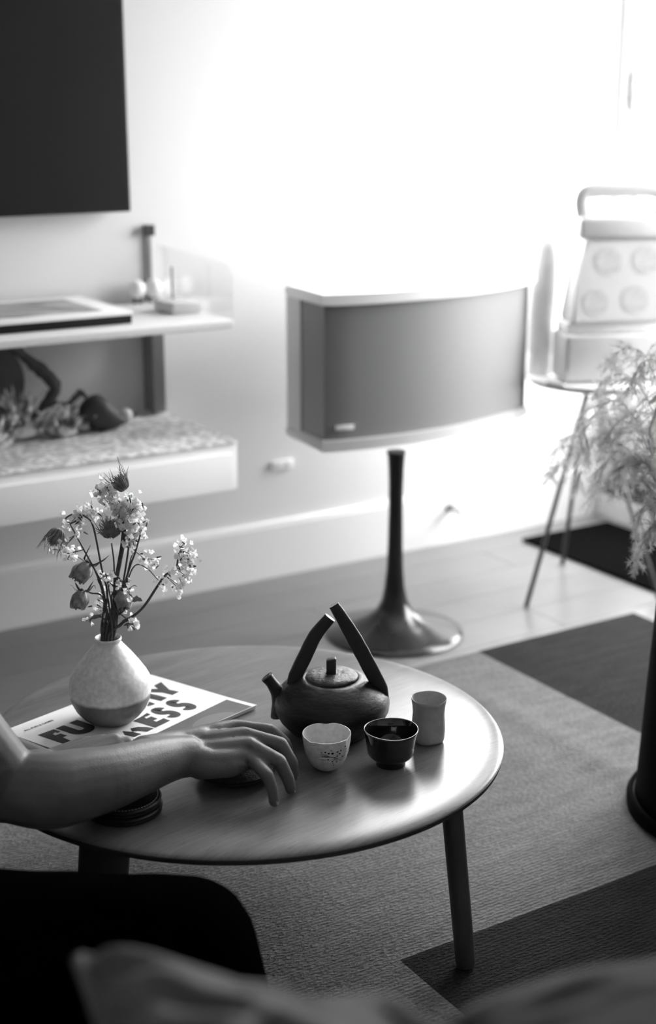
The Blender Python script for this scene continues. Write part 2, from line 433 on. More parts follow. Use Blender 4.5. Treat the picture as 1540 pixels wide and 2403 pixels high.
# window
win = bpy.data.objects.new('door_1', None); COL.objects.link(win); win.location = W(-0.08, 1.3, WIN[2]); ORG[win] = V(win.location); struct(win)
FW = 0.022
b = NB()
wbox(b, -0.11, -0.05, WIN[0], WIN[1], WIN[2], WIN[2] + FW); wbox(b, -0.11, -0.05, WIN[0], WIN[1], WIN[3] - FW, WIN[3])
wbox(b, -0.11, -0.05, WIN[0], WIN[0] + FW, WIN[2] + FW, WIN[3] - FW); wbox(b, -0.11, -0.05, WIN[1] - FW, WIN[1], WIN[2] + FW, WIN[3] - FW)
obj('door_frame', b, M['trim'], win, smooth=0)
for f in (0.64,):
    b = NB(); wbox(b, -0.105, -0.055, f - 0.03, f + 0.03, 0.40, WIN[3] - FW); obj('mullion', b, M['trim'], win, smooth=0)
for a_, c_ in ((WIN[0] + FW, 0.61), (0.67, WIN[1] - FW)):
    b = NB(); wbox(b, -0.082, -0.078, a_, c_, 0.40, WIN[3] - FW); obj('pane', b, M['pane'], win, smooth=0)
b = NB(); wbox(b, -0.095, -0.055, WIN[0] + FW, WIN[1] - FW, WIN[2] + FW, 0.40, 0.004); obj('kick_panel', b, M['white'], win)
b = NB(); wbox(b, -0.06, 0.014, WIN[0] - 0.01, WIN[1] + 0.03, 0.071, WIN[2], 0.003); obj('threshold', b, M['blackmetal'], win)
b = NB(); wbox(b, -0.045, -0.005, WIN[0] + 0.008, WIN[0] + 0.022, 1.18, 1.30, 0.006); wbox(b, -0.055, -0.005, WIN[0] + 0.005, WIN[0] + 0.025, 1.22, 1.26, 0.004)
obj('door_handle', b, M['alu'], win)
win2 = bpy.data.objects.new('window_1', None); COL.objects.link(win2); win2.location = W(0.45, -0.05, WIN2[2]); ORG[win2] = V(win2.location); struct(win2)
f2 = 0.025; b = NB()
wbox(b, WIN2[0], WIN2[1], -0.05, -0.004, WIN2[2], WIN2[2] + f2); wbox(b, WIN2[0], WIN2[1], -0.05, -0.004, WIN2[3] - f2, WIN2[3])
wbox(b, WIN2[0], WIN2[0] + f2, -0.05, -0.004, WIN2[2] + f2, WIN2[3] - f2); wbox(b, WIN2[1] - f2, WIN2[1], -0.05, -0.004, WIN2[2] + f2, WIN2[3] - f2)
obj('window_frame', b, M['trim'], win2, smooth=0)
b = NB(); wbox(b, WIN2[0] + f2, WIN2[1] - f2, -0.03, -0.026, WIN2[2] + f2, WIN2[3] - f2); obj('pane', b, M['pane'], win2, smooth=0)
# ------------------------------------------------------------------ on the long wall
tv = thing('television', 'large flat black screen hung on the wall above the shelf', 'television', W(2.1, 0.03, 0.966))
b = NB(); wbox(b, 1.538, 2.75, 0.02, 0.055, 0.966, 1.66, 0.004); obj('casing', b, M['screen'], tv)
b = NB(); wbox(b, 1.545, 2.743, 0.0552, 0.0565, 0.974, 1.652); obj('screen', b, M['screen'], tv, smooth=0)
b = NB(); wbox(b, 1.9, 2.4, 0.0, 0.02, 1.15, 1.45); obj('bracket', b, M['blackmetal'], tv, smooth=0)

su = thing('track_shelf', 'white metal wall shelf on an upright track above the floating cabinet', 'shelf', W(1.9, 0.0, 0.5))
SE = 1.452
b = NB()
wbox(b, SE, 3.2, 0.006, 0.38, 0.733, 0.751, 0.003)
obj('shelf_board', b, M['offwhite'], su)
# upturned end plate with a rounded front corner
b = NB()
prof = [(0.008, 0.751), (0.378, 0.751)]
for k in range(9):
    a = k / 8 * PI / 2; prof.append((0.378 - 0.035 + 0.035 * math.cos(a), 0.835 + 0.035 * math.sin(a)))
prof += [(0.008, 0.885)]
lo_ = [b.verts.new(W(SE, p, z)) for p, z in prof]; hi_ = [b.verts.new(W(SE + 0.003, p, z)) for p, z in prof]
b.faces.new(lo_); b.faces.new(hi_[::-1])
for k in range(len(prof)):
    k2 = (k + 1) % len(prof); b.faces.new((lo_[k], lo_[k2], hi_[k2], hi_[k]))
obj('end_panel', b, M['clear'], su, smooth=0)
for s in (1.468, 2.9):
    b = NB(); wbox(b, s, s + 0.014, 0.0, 0.007, 0.486, 0.93); obj('upright_track', b, M['alu'], su, smooth=0)
    b = NB(); wbox(b, s - 0.006, s + 0.02, 0.009, 0.017, 0.905, 0.93); obj('track_cap', b, M['blackmetal'], su, smooth=0)
    b = NB(); wbox(b, s, s + 0.03, 0.004, 0.06, 0.49, 0.733); obj('hanging_bracket', b, M['alu'], su, smooth=0)

cb = thing('floating_cabinet', 'white wall-hung cabinet with a drawer front below the shelf', 'cabinet', W(2.2, 0.0, 0.355))
CE = 1.457
b = NB(); wbox(b, CE, 3.2, 0.006, 0.395, 0.372, 0.480, 0.003); obj('body', b, M['cabinet'], cb)
b = NB(); wbox(b, CE + 0.016, 2.33, 0.396, 0.404, 0.374, 0.458, 0.002); obj('drawer', b, M['cabinet'], cb)
b = NB(); wbox(b, 2.334, 3.19, 0.396, 0.404, 0.374, 0.458, 0.002); obj('drawer', b, M['cabinet'], cb)
rn = NB(); wbox(rn, CE - 0.002, 3.0, 0.008, 0.402, 0.480, 0.484, 0.0015)
tag(obj('patterned_runner', rn, M['pcloth']), 'white runner cloth with a small leaf-like pattern covering the floating cabinet', 'cloth')

# things on the cabinet
b = NB(); c = W(1.662, 0.13, 0.484)
ball(b, c + V((0, 0, 0.042)), 0.045, 3)
for v in b.verts:
    q = v.co - c; x = q.dot(E1); y = q.dot(E2); z = q.z
    g = -x / 0.045                                   # +1 towards the right in the photo
    hz = 1.0 - 0.62 * max(0, g + 0.15) ** 1.1
    v.co = c + E1 * (x * 1.28) + E2 * y * (1.0 - 0.35 * max(0, g)) + V((0, 0, max(0, z * hz * 0.98)))
tag(obj('heart_stone', b, M['heart'], smooth=180), 'dark pointed heart-shaped stone on the patterned runner', 'stone')
b = NB(); ball(b, W(1.585, 0.085, 0.500), 0.016, 3); tag(obj('white_ball', b, M['white'], smooth=180), 'small white ball behind the dark heart-shaped stone', 'ball')
# leaning grey disc-like board, driftwood twig, crystal clusters
b = NB()
n = 48; cc = W(1.965, 0.05, 0.484 + 0.122)
lean = (V((0, 0, 1)) * math.cos(0.16) - E2 * math.sin(0.16)).normalized()
nn = E1.cross(lean).normalized()
A_, B_ = [], []
for k in range(n):
    a = 2 * PI * k / n; p = cc + E1 * math.cos(a) * 0.15 + lean * math.sin(a) * 0.118
    A_.append(b.verts.new(p)); B_.append(b.verts.new(p + nn * 0.006))
b.faces.new(A_); b.faces.new(B_[::-1])
for k in range(n): b.faces.new((A_[k], A_[(k + 1) % n], B_[(k + 1) % n], B_[k]))
tag(obj('round_board', b, M['inkgrey'], smooth=40), 'dark grey round plate leaning against the wall under the shelf', 'plate')
b = NB()
tw = [W(1.915, 0.14, 0.716), W(1.88, 0.13, 0.710), W(1.845, 0.12, 0.675), W(1.80, 0.12, 0.632), W(1.77, 0.12, 0.592), W(1.80, 0.12, 0.553), W(1.845, 0.11, 0.525), W(1.84, 0.12, 0.488)]
tube(b, smoothpath(tw, 5), [0.010, 0.016, 0.011, 0.017, 0.014, 0.010, 0.016, 0.012], 9)
tube(b, smoothpath([W(1.80, 0.12, 0.56), W(1.75, 0.13, 0.55), W(1.715, 0.13, 0.575), W(1.70, 0.13, 0.560)], 4), [0.010, 0.006, 0.010, 0.006], 8)
tube(b, smoothpath([W(1.845, 0.12, 0.52), W(1.87, 0.12, 0.545), W(1.885, 0.12, 0.56)], 4), [0.012, 0.010, 0.006], 8)
for v in b.verts: v.co += noise.noise_vector(v.co * 60) * 0.006
tag(obj('driftwood_twig', b, M['wood_dark'], smooth=60), 'dark crooked twig rising to the shelf among the pale crystals', 'twig')
def crystal(s1, s2, r, h, nsp, seed, label):
    rnd = random.Random(seed); b = NB(); c = W(s1, s2, 0.484)
    ball(b, c + V((0, 0, r * 0.42)), r * 0.72, 2, (1.2, 0.8, 0.58))
    for k in range(nsp):
        a = rnd.uniform(0, 2 * PI); t = rnd.uniform(0.0, 1.05)
        d = V((math.cos(a) * math.sin(t), 0.7 * math.sin(a) * math.sin(t), math.cos(t))).normalized()
        p0 = c + V((d.x * r * 0.5, d.y * r * 0.5, 0.012)); L_ = h * rnd.uniform(0.3, 1.0) ** 1.3
        tube(b, [p0, p0 + d * L_ * 0.75, p0 + d * L_], [0.006, 0.005, 0.001], 6)
    for v in b.verts: v.co += noise.noise_vector(v.co * 90) * 0.006
    for v in b.verts: v.co.z = max(v.co.z, 0.4842)
    return tag(obj('crystal_cluster', b, M['crystal'], smooth=20), label, 'mineral', 'pale clusters on the cabinet')
crystal(1.955, 0.20, 0.060, 0.075, 90, 1, 'pale jagged cluster nearest the left edge of the photo on the cabinet')
crystal(1.865, 0.12, 0.060, 0.115, 100, 2, 'tallest pale jagged cluster below the dark twig')
crystal(1.775, 0.15, 0.045, 0.070, 80, 3, 'small pale jagged cluster in the middle of the row')
crystal(1.715, 0.12, 0.035, 0.055, 70, 4, 'smallest pale jagged cluster beside the dark heart-shaped stone')

# things on the shelf
bk = thing('picture_box', 'large flat box with a white-bordered picture lid and black side lying on the shelf', 'box', W(1.9, 0.1, 0.751))
b = NB(); wbox(b, 1.662, 2.20, 0.02, 0.31, 0.7515, 0.770, 0.001); obj('black_tray', b, M['screen'], bk)
b = NB(); wbox(b, 1.660, 2.202, 0.018, 0.312, 0.770, 0.778, 0.001); obj('lid', b, M['white'], bk)
b = NB(); wbox(b, 1.715, 2.16, 0.055, 0.275, 0.778, 0.7788); obj('picture', b, M['print'], bk, smooth=0)
for k, (s1, lab) in enumerate(((1.520, 'small white ball figure on dark feet on the shelf, the one nearer the picture box'), (1.478, 'small white ball figure on dark feet on the shelf, the one nearer the end panel'))):
    c = W(s1, 0.032, 0.751); t = thing('ball_figure', lab, 'figurine', c, 'white ball figures on the shelf')
    b = NB(); ball(b, c + V((0, 0, 0.034)), 0.021, 3, (1, 1, 1.05)); obj('body', b, M['white'], t, smooth=180)
    for sg in (-1, 1):
        b = NB(); tube(b, [c + E1 * sg * 0.007, c + E1 * sg * 0.006 + V((0, 0, 0.018))], 0.0045, 8); obj('foot', b, M['blackmetal'], t)
t = thing('incense_holder', 'pale block with an upright thin stick at the shelf end', 'holder', W(1.50, 0.20, 0.751))
b = NB(); wbox(b, 1.462, 1.535, 0.15, 0.25, 0.7512, 0.776, 0.004); obj('block', b, M['offwhite'], t)
b = NB(); tube(b, [W(1.50, 0.18, 0.776), W(1.50, 0.18, 0.850)], 0.0025, 8); obj('stick', b, M['alu'], t)

# wall plate and door stop
t = thing('socket_plate', 'small white horizontal socket plate on the wall left of the speaker pole', 'socket', W(1.113, 0.0, 0.29))
b = NB(); wbox(b, 1.08, 1.146, 0.0, 0.007, 0.287, 0.311, 0.002); obj('plate', b, M['white'], t)
for q in (1.098, 1.128):
    b = NB(); wbox(b, q - 0.006, q + 0.006, 0.007, 0.0085, 0.293, 0.305); obj('outlet', b, M['offwhite'], t, smooth=0)
t = thing('door_stop', 'small rod door stop with a white tip sticking out of the baseboard', 'door stop', W(0.56, 0.016, 0.10))
p0 = W(0.575, 0.016, 0.105)
b = NB(); tube(b, [p0, p0 + E2 * 0.006], 0.011, 14); obj('rosette', b, M['alu'], t)
b = NB(); tube(b, [p0 + E2 * 0.006, p0 + E2 * 0.045], 0.005, 10); obj('rod', b, M['alu'], t)
b = NB(); tube(b, [p0 + E2 * 0.045, p0 + E2 * 0.066], 0.010, 14); obj('rubber_tip', b, M['white'], t)

# ------------------------------------------------------------------ speaker on its tulip stand
SB = P(925, 1485, 0)
sd = thing('speaker_stand', 'dark trumpet-shaped pedestal stand with a round dish base', 'stand', SB)
b = NB()
prof = [(0.0, 0.0), (0.160, 0.0), (0.163, 0.003), (0.161, 0.006), (0.140, 0.0125), (0.10, 0.026), (0.065, 0.042), (0.042, 0.060), (0.030, 0.084), (0.024, 0.115), (0.020, 0.16), (0.0175, 0.22), (0.0165, 0.30), (0.0168, 0.36), (0.018, 0.40), (0.0205, 0.436), (0.0, 0.436)]
lathe(b, prof, SB, 72); obj('pedestal', b, M['stand'], sd, smooth=50)
b = NB(); lathe(b, [(0, 0.436), (0.022, 0.436), (0.022, 0.4425), (0, 0.4425)], SB, 32); obj('mounting_plate', b, M['blackmetal'], sd, smooth=40)

L0, L1, R1 = V((-0.10, 3.375, 0)), V((-0.012, 3.195, 0)), V((0.508, 3.60, 0))
ch = R1 - L1; nrm = V((ch.y, -ch.x, 0)).normalized()
def front(f, inset=0.0, sag=0.062): return L1 + ch * f + nrm * (sag * (1 - (2 * f - 1) ** 2) - inset)
R0 = R1 + (L0 - L1) * 0.95
apex = (L0 + R0) / 2 + (L0 - L1).normalized() * 0.09
def outline(inset=0.0, over=0.0):
    pts = [L0 - ch.normalized() * over, L1 - ch.normalized() * over]
    for k in range(0, 21): pts.append(front(k / 20, inset))
    return pts[:1] + pts[1:] + [R1 + ch.normalized() * over, R0 + ch.normalized() * over, apex]
sp = thing('loudspeaker', 'wide bow-fronted loudspeaker with grey grille and white top and bottom boards', 'speaker', V((SB.x, SB.y, 0.4425)))
def ded(p):
    o_ = []
    for q in p:
        if not o_ or (V(q) - V(o_[-1])).length > 1e-4: o_.append(q)
    return o_
b = NB(); prism(b, ded([L0, L1] + [front(k / 20) for k in range(1, 21)] + [R0, apex]), 0.4425, 0.468); bmesh.ops.bevel(b, geom=[e for e in b.edges if abs(e.verts[0].co.z - e.verts[1].co.z) < 1e-6], offset=0.004, segments=2, affect='EDGES')
obj('bottom_board', b, M['spk'], sp)
b = NB(); prism(b, ded([L0, L1] + [front(k / 20) for k in range(1, 21)] + [R1 + ch.normalized() * 0.012, R0 + ch.normalized() * 0.012, apex]), 0.775, 0.800); bmesh.ops.bevel(b, geom=[e for e in b.edges if abs(e.verts[0].co.z - e.verts[1].co.z) < 1e-6], offset=0.004, segments=2, affect='EDGES')
obj('top_board', b, M['white'], sp)
sd_ = (L1 - L0)
ins = nrm * -0.012
b = NB(); prism(b, ded([L0 + ch.normalized() * 0.003, L0 + sd_ * 0.38 + ch.normalized() * 0.003, L0 + sd_ * 0.40 + ch.normalized() * 0.05, R0 - ch.normalized() * 0.05, R0 - ch.normalized() * 0.003, apex - (L0 - L1).normalized() * 0.004]), 0.468, 0.775)
obj('cabinet_body', b, M['spk'], sp, smooth=20)
b = NB(); prism(b, ded([L0 + sd_ * 0.385 + ch.normalized() * 0.006, L1 + ch.normalized() * 0.012 - sd_.normalized() * 0.012] + [front(0.02 + 0.945 * k / 20, 0.012) for k in range(1, 21)] + [R1 - ch.normalized() * 0.014, R0 + (L1 - L0) * 0.35 - ch.normalized() * 0.012]), 0.468, 0.775)
obj('grille', b, M['grille'], sp, smooth=40)
bp_ = front(0.085, 0.012); tg = (front(0.10, 0.012) - front(0.07, 0.012)).normalized(); ng = V((tg.y, -tg.x, 0))
b = NB(); box(b, bp_ + ng * 0.003 + V((0, 0, 0.496)), (0.044, 0.005, 0.011), tg, ng, V((0, 0, 1)), 0.001)
obj('badge', b, M['badge'], sp)

# ------------------------------------------------------------------ side table with the white radio
TC = V((0.692, 3.665, 0))
TZ = 0.53
st = thing('side_table', 'small round white side table on thin splayed black legs', 'side table', TC)
b = NB(); lathe(b, [(0, TZ - 0.014), (0.173, TZ - 0.014), (0.181, TZ - 0.010), (0.185, TZ), (0.185, TZ + 0.004), (0.181, TZ + 0.004), (0.179, TZ), (0, TZ)], TC, 64)
obj('tabletop', b, M['white'], st, smooth=40)
b = NB(); lathe(b, [(0, TZ - 0.03), (0.03, TZ - 0.03), (0.035, TZ - 0.014), (0, TZ - 0.014)], V((0.665, 3.62, 0)), 24); obj('hub', b, M['blackmetal'], st)
for ft in (P(1235, 1425, 0), P(1320, 1325, 0), V((0.925, 3.62, 0.0105)), V((0.83, 3.40, 0))):
    b = NB(); top = V((0.665, 3.62, TZ - 0.02)); d = (V((ft.x, ft.y, 0)) - V((top.x, top.y, 0))).normalized()
    tube(b, [V(ft), top + d * 0.012], 0.0062, 10); obj('leg', b, M['blackmetal'], st)

AX, AY = V((0.985, 0.17, 0)).normalized(), V((-0.17, 0.985, 0)).normalized()
rd = thing('portable_radio', 'white boxy appliance with four perforated discs and a carry handle on the side table', 'radio', V((0.70, 3.66, TZ)))
q0 = V((0.592, 3.555, TZ + 0.0005))
def R_(x, y, z): return q0 + AX * x + AY * y + V((0, 0, z))
def rbox(b, x0, x1, y0, y1, z0, z1, bev=0.006): box(b, R_((x0 + x1) / 2, (y0 + y1) / 2, (z0 + z1) / 2), (x1 - x0, y1 - y0, z1 - z0), AX, AY, V((0, 0, 1)), bev)
b = NB(); rbox(b, 0, 0.27, 0, 0.12, 0.004, 0.122, 0.008); obj('base_box', b, M['panel'], rd)
b = NB(); rbox(b, 0.006, 0.262, 0.025, 0.11, 0.122, 0.150, 0.004); obj('neck', b, M['white'], rd)
def slab(b, poly, y0f, y1f):
    f_ = [b.verts.new(R_(x, y0f(z), z)) for x, z in poly]; k_ = [b.verts.new(R_(x, y1f(z), z)) for x, z in poly]
    b.faces.new(f_); b.faces.new(k_[::-1])
    for i in range(len(poly)):
        j = (i + 1) % len(poly); b.faces.new((f_[i], f_[j], k_[j], k_[i]))
yf = lambda z: 0.005 + (z - 0.15) * 0.22
b = NB(); slab(b, [(0.012, 0.150), (0.27, 0.150), (0.27, 0.352), (0.055, 0.352), (0.030, 0.27)], yf, lambda z: 0.11)
bmesh.ops.bevel(b, geom=list(b.edges), offset=0.005, segments=2, affect='EDGES'); obj('front_panel', b, M['panel'], rd)
for cx, cz, r in ((0.108, 0.298, 0.036), (0.205, 0.300, 0.036), (0.072, 0.200, 0.034), (0.175, 0.205, 0.036)):
    t_ = thing_part = NB()
    ax2 = AX; az2 = (V((0, 0, 1)) + AY * 0.22).normalized(); ay2 = ax2.cross(az2)
    pc = R_(cx, yf(cz), cz); out = -AY * 1.0
    rr = []
    ring = [t_.verts.new(pc + AX * r * math.cos(2 * PI * k / 28) + az2 * r * math.sin(2 * PI * k / 28) + out * 0.0008) for k in range(28)]
    ring2 = [t_.verts.new(pc + AX * r * math.cos(2 * PI * k / 28) + az2 * r * math.sin(2 * PI * k / 28) - out * 0.002) for k in range(28)]
    t_.faces.new(ring); t_.faces.new(ring2[::-1])
    for k in range(28): t_.faces.new((ring[k], ring[(k + 1) % 28], ring2[(k + 1) % 28], ring2[k]))
    obj('perforated_disc', t_, M['spots'], rd, smooth=30)
b = NB(); rbox(b, 0.034, 0.262, 0.042, 0.12, 0.352, 0.405, 0.010); obj('top_box', b, M['panel'], rd)
b = NB(); tube(b, smoothpath([R_(0.055, 0.08, 0.400), R_(0.048, 0.08, 0.445), R_(0.070, 0.08, 0.466), R_(0.16, 0.08, 0.468), R_(0.235, 0.08, 0.466), R_(0.258, 0.08, 0.445), R_(0.250, 0.08, 0.400)], 5), 0.012, 12, flat=1.6)
obj('carry_handle', b, M['panel'], rd)
b = NB(); tube(b, [R_(0.135, 0.002, 0.062), R_(0.135, -0.010, 0.062)], 0.017, 24); obj('knob', b, M['spots'], rd)
b = NB(); tube(b, [R_(0.072, 0.03, 0.118), R_(0.084, 0.03, 0.155)], 0.004, 8); obj('hinge', b, M['blackmetal'], rd)

# tall dome-topped canister left of it
cc = V((0.555, 3.715, TZ))
cn = thing('dome_canister', 'tall white dome-topped canister left of the appliance on the side table', 'canister', cc)
prof = [(0, 0.0005), (0.037, 0.0005), (0.039, 0.004), (0.039, 0.05), (0.0375, 0.055), (0, 0.055)]
b = NB(); lathe(b, prof, cc, 40); obj('base', b, M['white'], cn)
prof = [(0, 0.055), (0.039, 0.055), (0.040, 0.06), (0.040, 0.25), (0.0395, 0.285), (0.037, 0.31), (0.031, 0.333), (0.020, 0.35), (0.010, 0.357), (0, 0.358)]
b = NB(); lathe(b, prof, cc, 40); obj('dome_cover', b, M['white'], cn, smooth=60)
b = NB(); tube(b, [V((0.545, 3.55, TZ + 0.006)), V((0.578, 3.50, TZ + 0.006))], 0.003, 8); tag(obj('pen', b, M['blackmetal']), 'thin dark pen lying on the side table below the canister', 'pen')

# ------------------------------------------------------------------ mats and rug
b = NB(); wbox(b, 0.062, 0.388, 0.115, 0.95, 0.0005, 0.010, 0.002)
tag(obj('door_mat', b, M['mat_dark']), 'very dark mat on the floor in the corner under the side table', 'mat')
b = NB()
A0, A1, B0, B1 = 0.55, 3.10, 0.737, 3.15
N1, N2 = 128, 120
xs = sorted(set([A0 + (A1 - A0) * i / N1 for i in range(N1 + 1)] + [1.03, 1.884])); ys = sorted(set([B0 + (B1 - B0) * i / N2 for i in range(N2 + 1)] + [1.65]))
xs = [x for i, x in enumerate(xs) if i == 0 or x - xs[i - 1] > 0.003 or x in (1.03, 1.884)]
def rz(x, y):
    q = (x - 1.19) / 0.035; e = min(1, max(0, (y - 0.80) / 0.25)) * min(1, max(0, (1.75 - y) / 0.35))
    h = 0.0065 + 0.007 * math.exp(-q * q) * e
    q = (x - 1.30) / 0.05; h += 0.003 * math.exp(-q * q) * e
    h += 0.0012 * noise.noise(V((x * 9, y * 9, 0)))
    return h
gv = [[b.verts.new(W(x, y, rz(x, y))) for y in ys] for x in xs]
for i in range(len(xs) - 1):
    for j in range(len(ys) - 1):
        f = b.faces.new((gv[i][j], gv[i + 1][j], gv[i + 1][j + 1], gv[i][j + 1]))
        mx_, my_ = (xs[i] + xs[i + 1]) / 2, (ys[j] + ys[j + 1]) / 2
        f.material_index = 1 if (mx_ < 1.03 and my_ < 1.65) or (mx_ < 1.884 and my_ > 1.65) else 0
be = [e for e in b.edges if e.is_boundary]
ex = bmesh.ops.extrude_edge_only(b, edges=be)
for v in [g for g in ex['geom'] if isinstance(g, bmesh.types.BMVert)]: v.co.z = 0.0005
rug = tag(obj('wool_rug', b, [M['ruglight'], M['rugdark']], smooth=40), 'large pale woven rug with dark rectangular blocks under the coffee table', 'rug')

# ------------------------------------------------------------------ coffee table
TX, TY, TH_ = -0.130, 2.051, 0.28
ct = thing('coffee_table', 'low round oak coffee table with a rounded dark edge and dark legs', 'coffee table', V((TX, TY, 0.0065)))
sc = (0.41 / 0.387)
b = NB()
zt = TH_
prof = [(0, zt), (0.20, zt), (0.318, zt), (0.338, zt - 0.0002), (0.352, zt - 0.0007), (0.364, zt - 0.0015), (0.374, zt - 0.0027), (0.380, zt - 0.0040), (0.3840, zt - 0.0055), (0.3855, zt - 0.0070)]
n = 128; rings = []
def eg(a, r, z): return (r, z)
def elathe(b, prof, n=128):
    rings = []; sy = 0.983
    for r, z in prof:
        if r < 1e-6: rings.append([b.verts.new((TX, TY, z))]); continue
        rings.append([b.verts.new((TX + r * sc * 0.975 * math.cos(2 * PI * k / n), TY + r * sy * math.sin(2 * PI * k / n), z)) for k in range(n)])
    for A_, B_ in zip(rings, rings[1:]):
        for k in range(n):
            k2 = (k + 1) % n
            if len(A_) == 1: b.faces.new((A_[0], B_[k], B_[k2]))
            elif len(B_) == 1: b.faces.new((A_[k], B_[0], A_[k2]))
            else: b.faces.new((A_[k], B_[k], B_[k2], A_[k2]))
elathe(b, prof + [(0.3850, zt - 0.0074), (0, zt - 0.0074)])
obj('tabletop', b, M['oak'], ct, smooth=60)
b = NB(); elathe(b, [(0, zt - 0.0076), (0.3850, zt - 0.0076), (0.3860, zt - 0.0085), (0.3850, zt - 0.0150), (0.376, zt - 0.0200), (0.34, zt - 0.0250), (0.30, zt - 0.0280), (0, zt - 0.0280)])
obj('underside', b, M['edge'], ct, smooth=40)
# legs: blades of oval section, seen broad on the left and edge-on on the right
def leg(top, foot, r, wide, wdir):
    b = NB(); t = V(top); f = V(foot)
    tube(b, [f + V((0, 0, 0.0)), f + (t - f) * 0.03, f + (t - f) * 0.5, t], [r * 0.90, r * 0.97, r, r * 1.03], 20, flat=wide, up=wdir)
    obj('leg', b, M['legdark'], ct, smooth=50)
leg((0.176, 1.868, 0.2525), (0.200, 1.838, 0.009), 0.0150, 1.0, V((1, 0, 0)))
leg((-0.302, 1.765, 0.2525), (-0.322, 1.735, 0.009), 0.0155, 2.2, V((1, 0, 0)))
leg((-0.14, 2.33, 0.2525), (-0.14, 2.36, 0.009), 0.0150, 1.0, V((1, 0, 0)))

# ------------------------------------------------------------------ magazine
MZ = 0.2805
C1, C2, C3 = P(603, 1654, 0.288), P(354, 1581, 0.288), P(5, 1714, 0.288)
a_v, b_v = (C2 - C3), (C1 - C2)
LA, LB = a_v.length, b_v.length
a_v.z = b_v.z = 0
def MG(x, y, z): return V((C3.x, C3.y, z)) + a_v.normalized() * x * 0.001 + b_v.normalized() * y * 0.001   # millimetres on the cover
# shear-corrected coordinates of the printed matter
mg = thing('magazine', 'white magazine with huge dark lettering lying under the stoneware vase', 'magazine', MG(150, 110, MZ))
def mprism(b, x0, y0, x1, y1, z0, z1, nx=24, curl=0.0):
    top, bot = [], []
    for i in range(nx + 1):
        y = y0 + (y1 - y0) * i / nx
        lift = curl * max(0, (y - 150) / 75) ** 2
        top.append((b.verts.new(MG(x0, y, z1 + lift)), b.verts.new(MG(x1, y, z1 + lift))))
        bot.append((b.verts.new(MG(x0, y, z0 + lift)), b.verts.new(MG(x1, y, z0 + lift))))
    for i in range(nx):
        b.faces.new((top[i][0], top[i][1], top[i + 1][1], top[i + 1][0])); b.faces.new((bot[i][0], bot[i + 1][0], bot[i + 1][1], bot[i][1]))
        b.faces.new((top[i][0], top[i + 1][0], bot[i + 1][0], bot[i][0])); b.faces.new((top[i][1], bot[i][1], bot[i + 1][1], top[i + 1][1]))
    for i in (0, nx): b.faces.new((top[i][0], top[i][1], bot[i][1], bot[i][0]))
LAm, LBm = LA * 1000, LB * 1000
zp = 0.2866
b = NB(); mprism(b, 1, 1, LAm - 1.0, LBm - 1.5, MZ, zp - 0.0006, 24, 0.0012); obj('pages', b, M['paper'], mg, smooth=0)
b = NB(); mprism(b, 0, 0, LAm, LBm, zp - 0.0004, zp, 24, 0.0012); obj('cover', b, M['mag'], mg, smooth=0)
def lift(y): return 0.0012 * max(0, (y - 150) / 75) ** 2
ZI = zp + 0.00030
def ptsM(u, v):      # photo point on the cover -> millimetres along the affine axes
    p = P(u, v, 0.288) - C3; p.z = 0
    A = a_v.normalized(); B = b_v.normalized(); det = A.x * B.y - A.y * B.x
    return ((p.x * B.y - p.y * B.x) / det * 1000, (A.x * p.y - A.y * p.x) / det * 1000)
def flatpoly(b, pts, z=ZI):
    vs_ = [b.verts.new(MG(x, y, z + lift(y))) for x, y in pts]
    b.faces.new(vs_)
def ribbon(b, pts, w, z=ZI):
    pts = [V((p[0], p[1], 0)) for p in pts]; m = len(pts); prev = None
    for i in range(m):
        t = (pts[min(i + 1, m - 1)] - pts[max(i - 1, 0)]).normalized(); s = V((-t.y, t.x, 0)) * w / 2
        cur = (b.verts.new(MG(pts[i].x + s.x, pts[i].y + s.y, z + lift(pts[i].y))), b.verts.new(MG(pts[i].x - s.x, pts[i].y - s.y, z + lift(pts[i].y))))
        if prev: b.faces.new((prev[0], prev[1], cur[1], cur[0]))
        prev = cur
def u1(px, py): return ptsM(30 + px / 7.7, 1660 + py / 7.7)
def u2(px, py): return ptsM(280 + px / 7.7, 1580 + py / 7.7)
def poly_letter(pts):
    b = NB(); flatpoly(b, pts)
    bmesh.ops.triangulate(b, faces=b.faces); obj('printed_letter', b, M['ink'], mg, smooth=0)
# F
poly_letter([u1(445, 488), u1(740, 382), u1(865, 425), u1(800, 452), u1(770, 436), u1(722, 470), u1(770, 492), u1(860, 460), u1(985, 495), u1(905, 530), u1(1075, 600), u1(920, 650)])
# U: left arm, bowl, right arm under the vase
b = NB()
ul, ut = u1(845, 340), None
xa, ya = ul; xb, yb = u1(1090, 240)
pth = [(xa, ya), (xa + 0.3, ya + 18), (xa + 0.5, ya + 26)]
cxm = (xa + xb) / 2; rr = (xb - xa) / 2; yc = ya + 29
for k in range(13):
    a = PI - PI * k / 12; pth.append((cxm + rr * math.cos(a), yc + 13 * math.sin(a)))
pth += [(xb, yb + 20), (xb, yb)]
ribbon(b, pth, 16); obj('printed_letter', b, M['ink'], mg, smooth=0)
# K (its stem and foot run under the vase)
poly_letter([u2(630, 210), u2(755, 145), u2(905, 285), u2(1080, 320), u2(960, 380), u2(780, 335), u2(600, 330), u2(560, 322), u2(560, 268), u2(705, 272)])
poly_letter([u2(540, 352), u2(700, 385), u2(865, 430), u2(755, 488), u2(590, 450), u2(500, 425)])
poly_letter([u2(540, 500), u2(650, 540), u2(590, 565), u2(500, 585)])
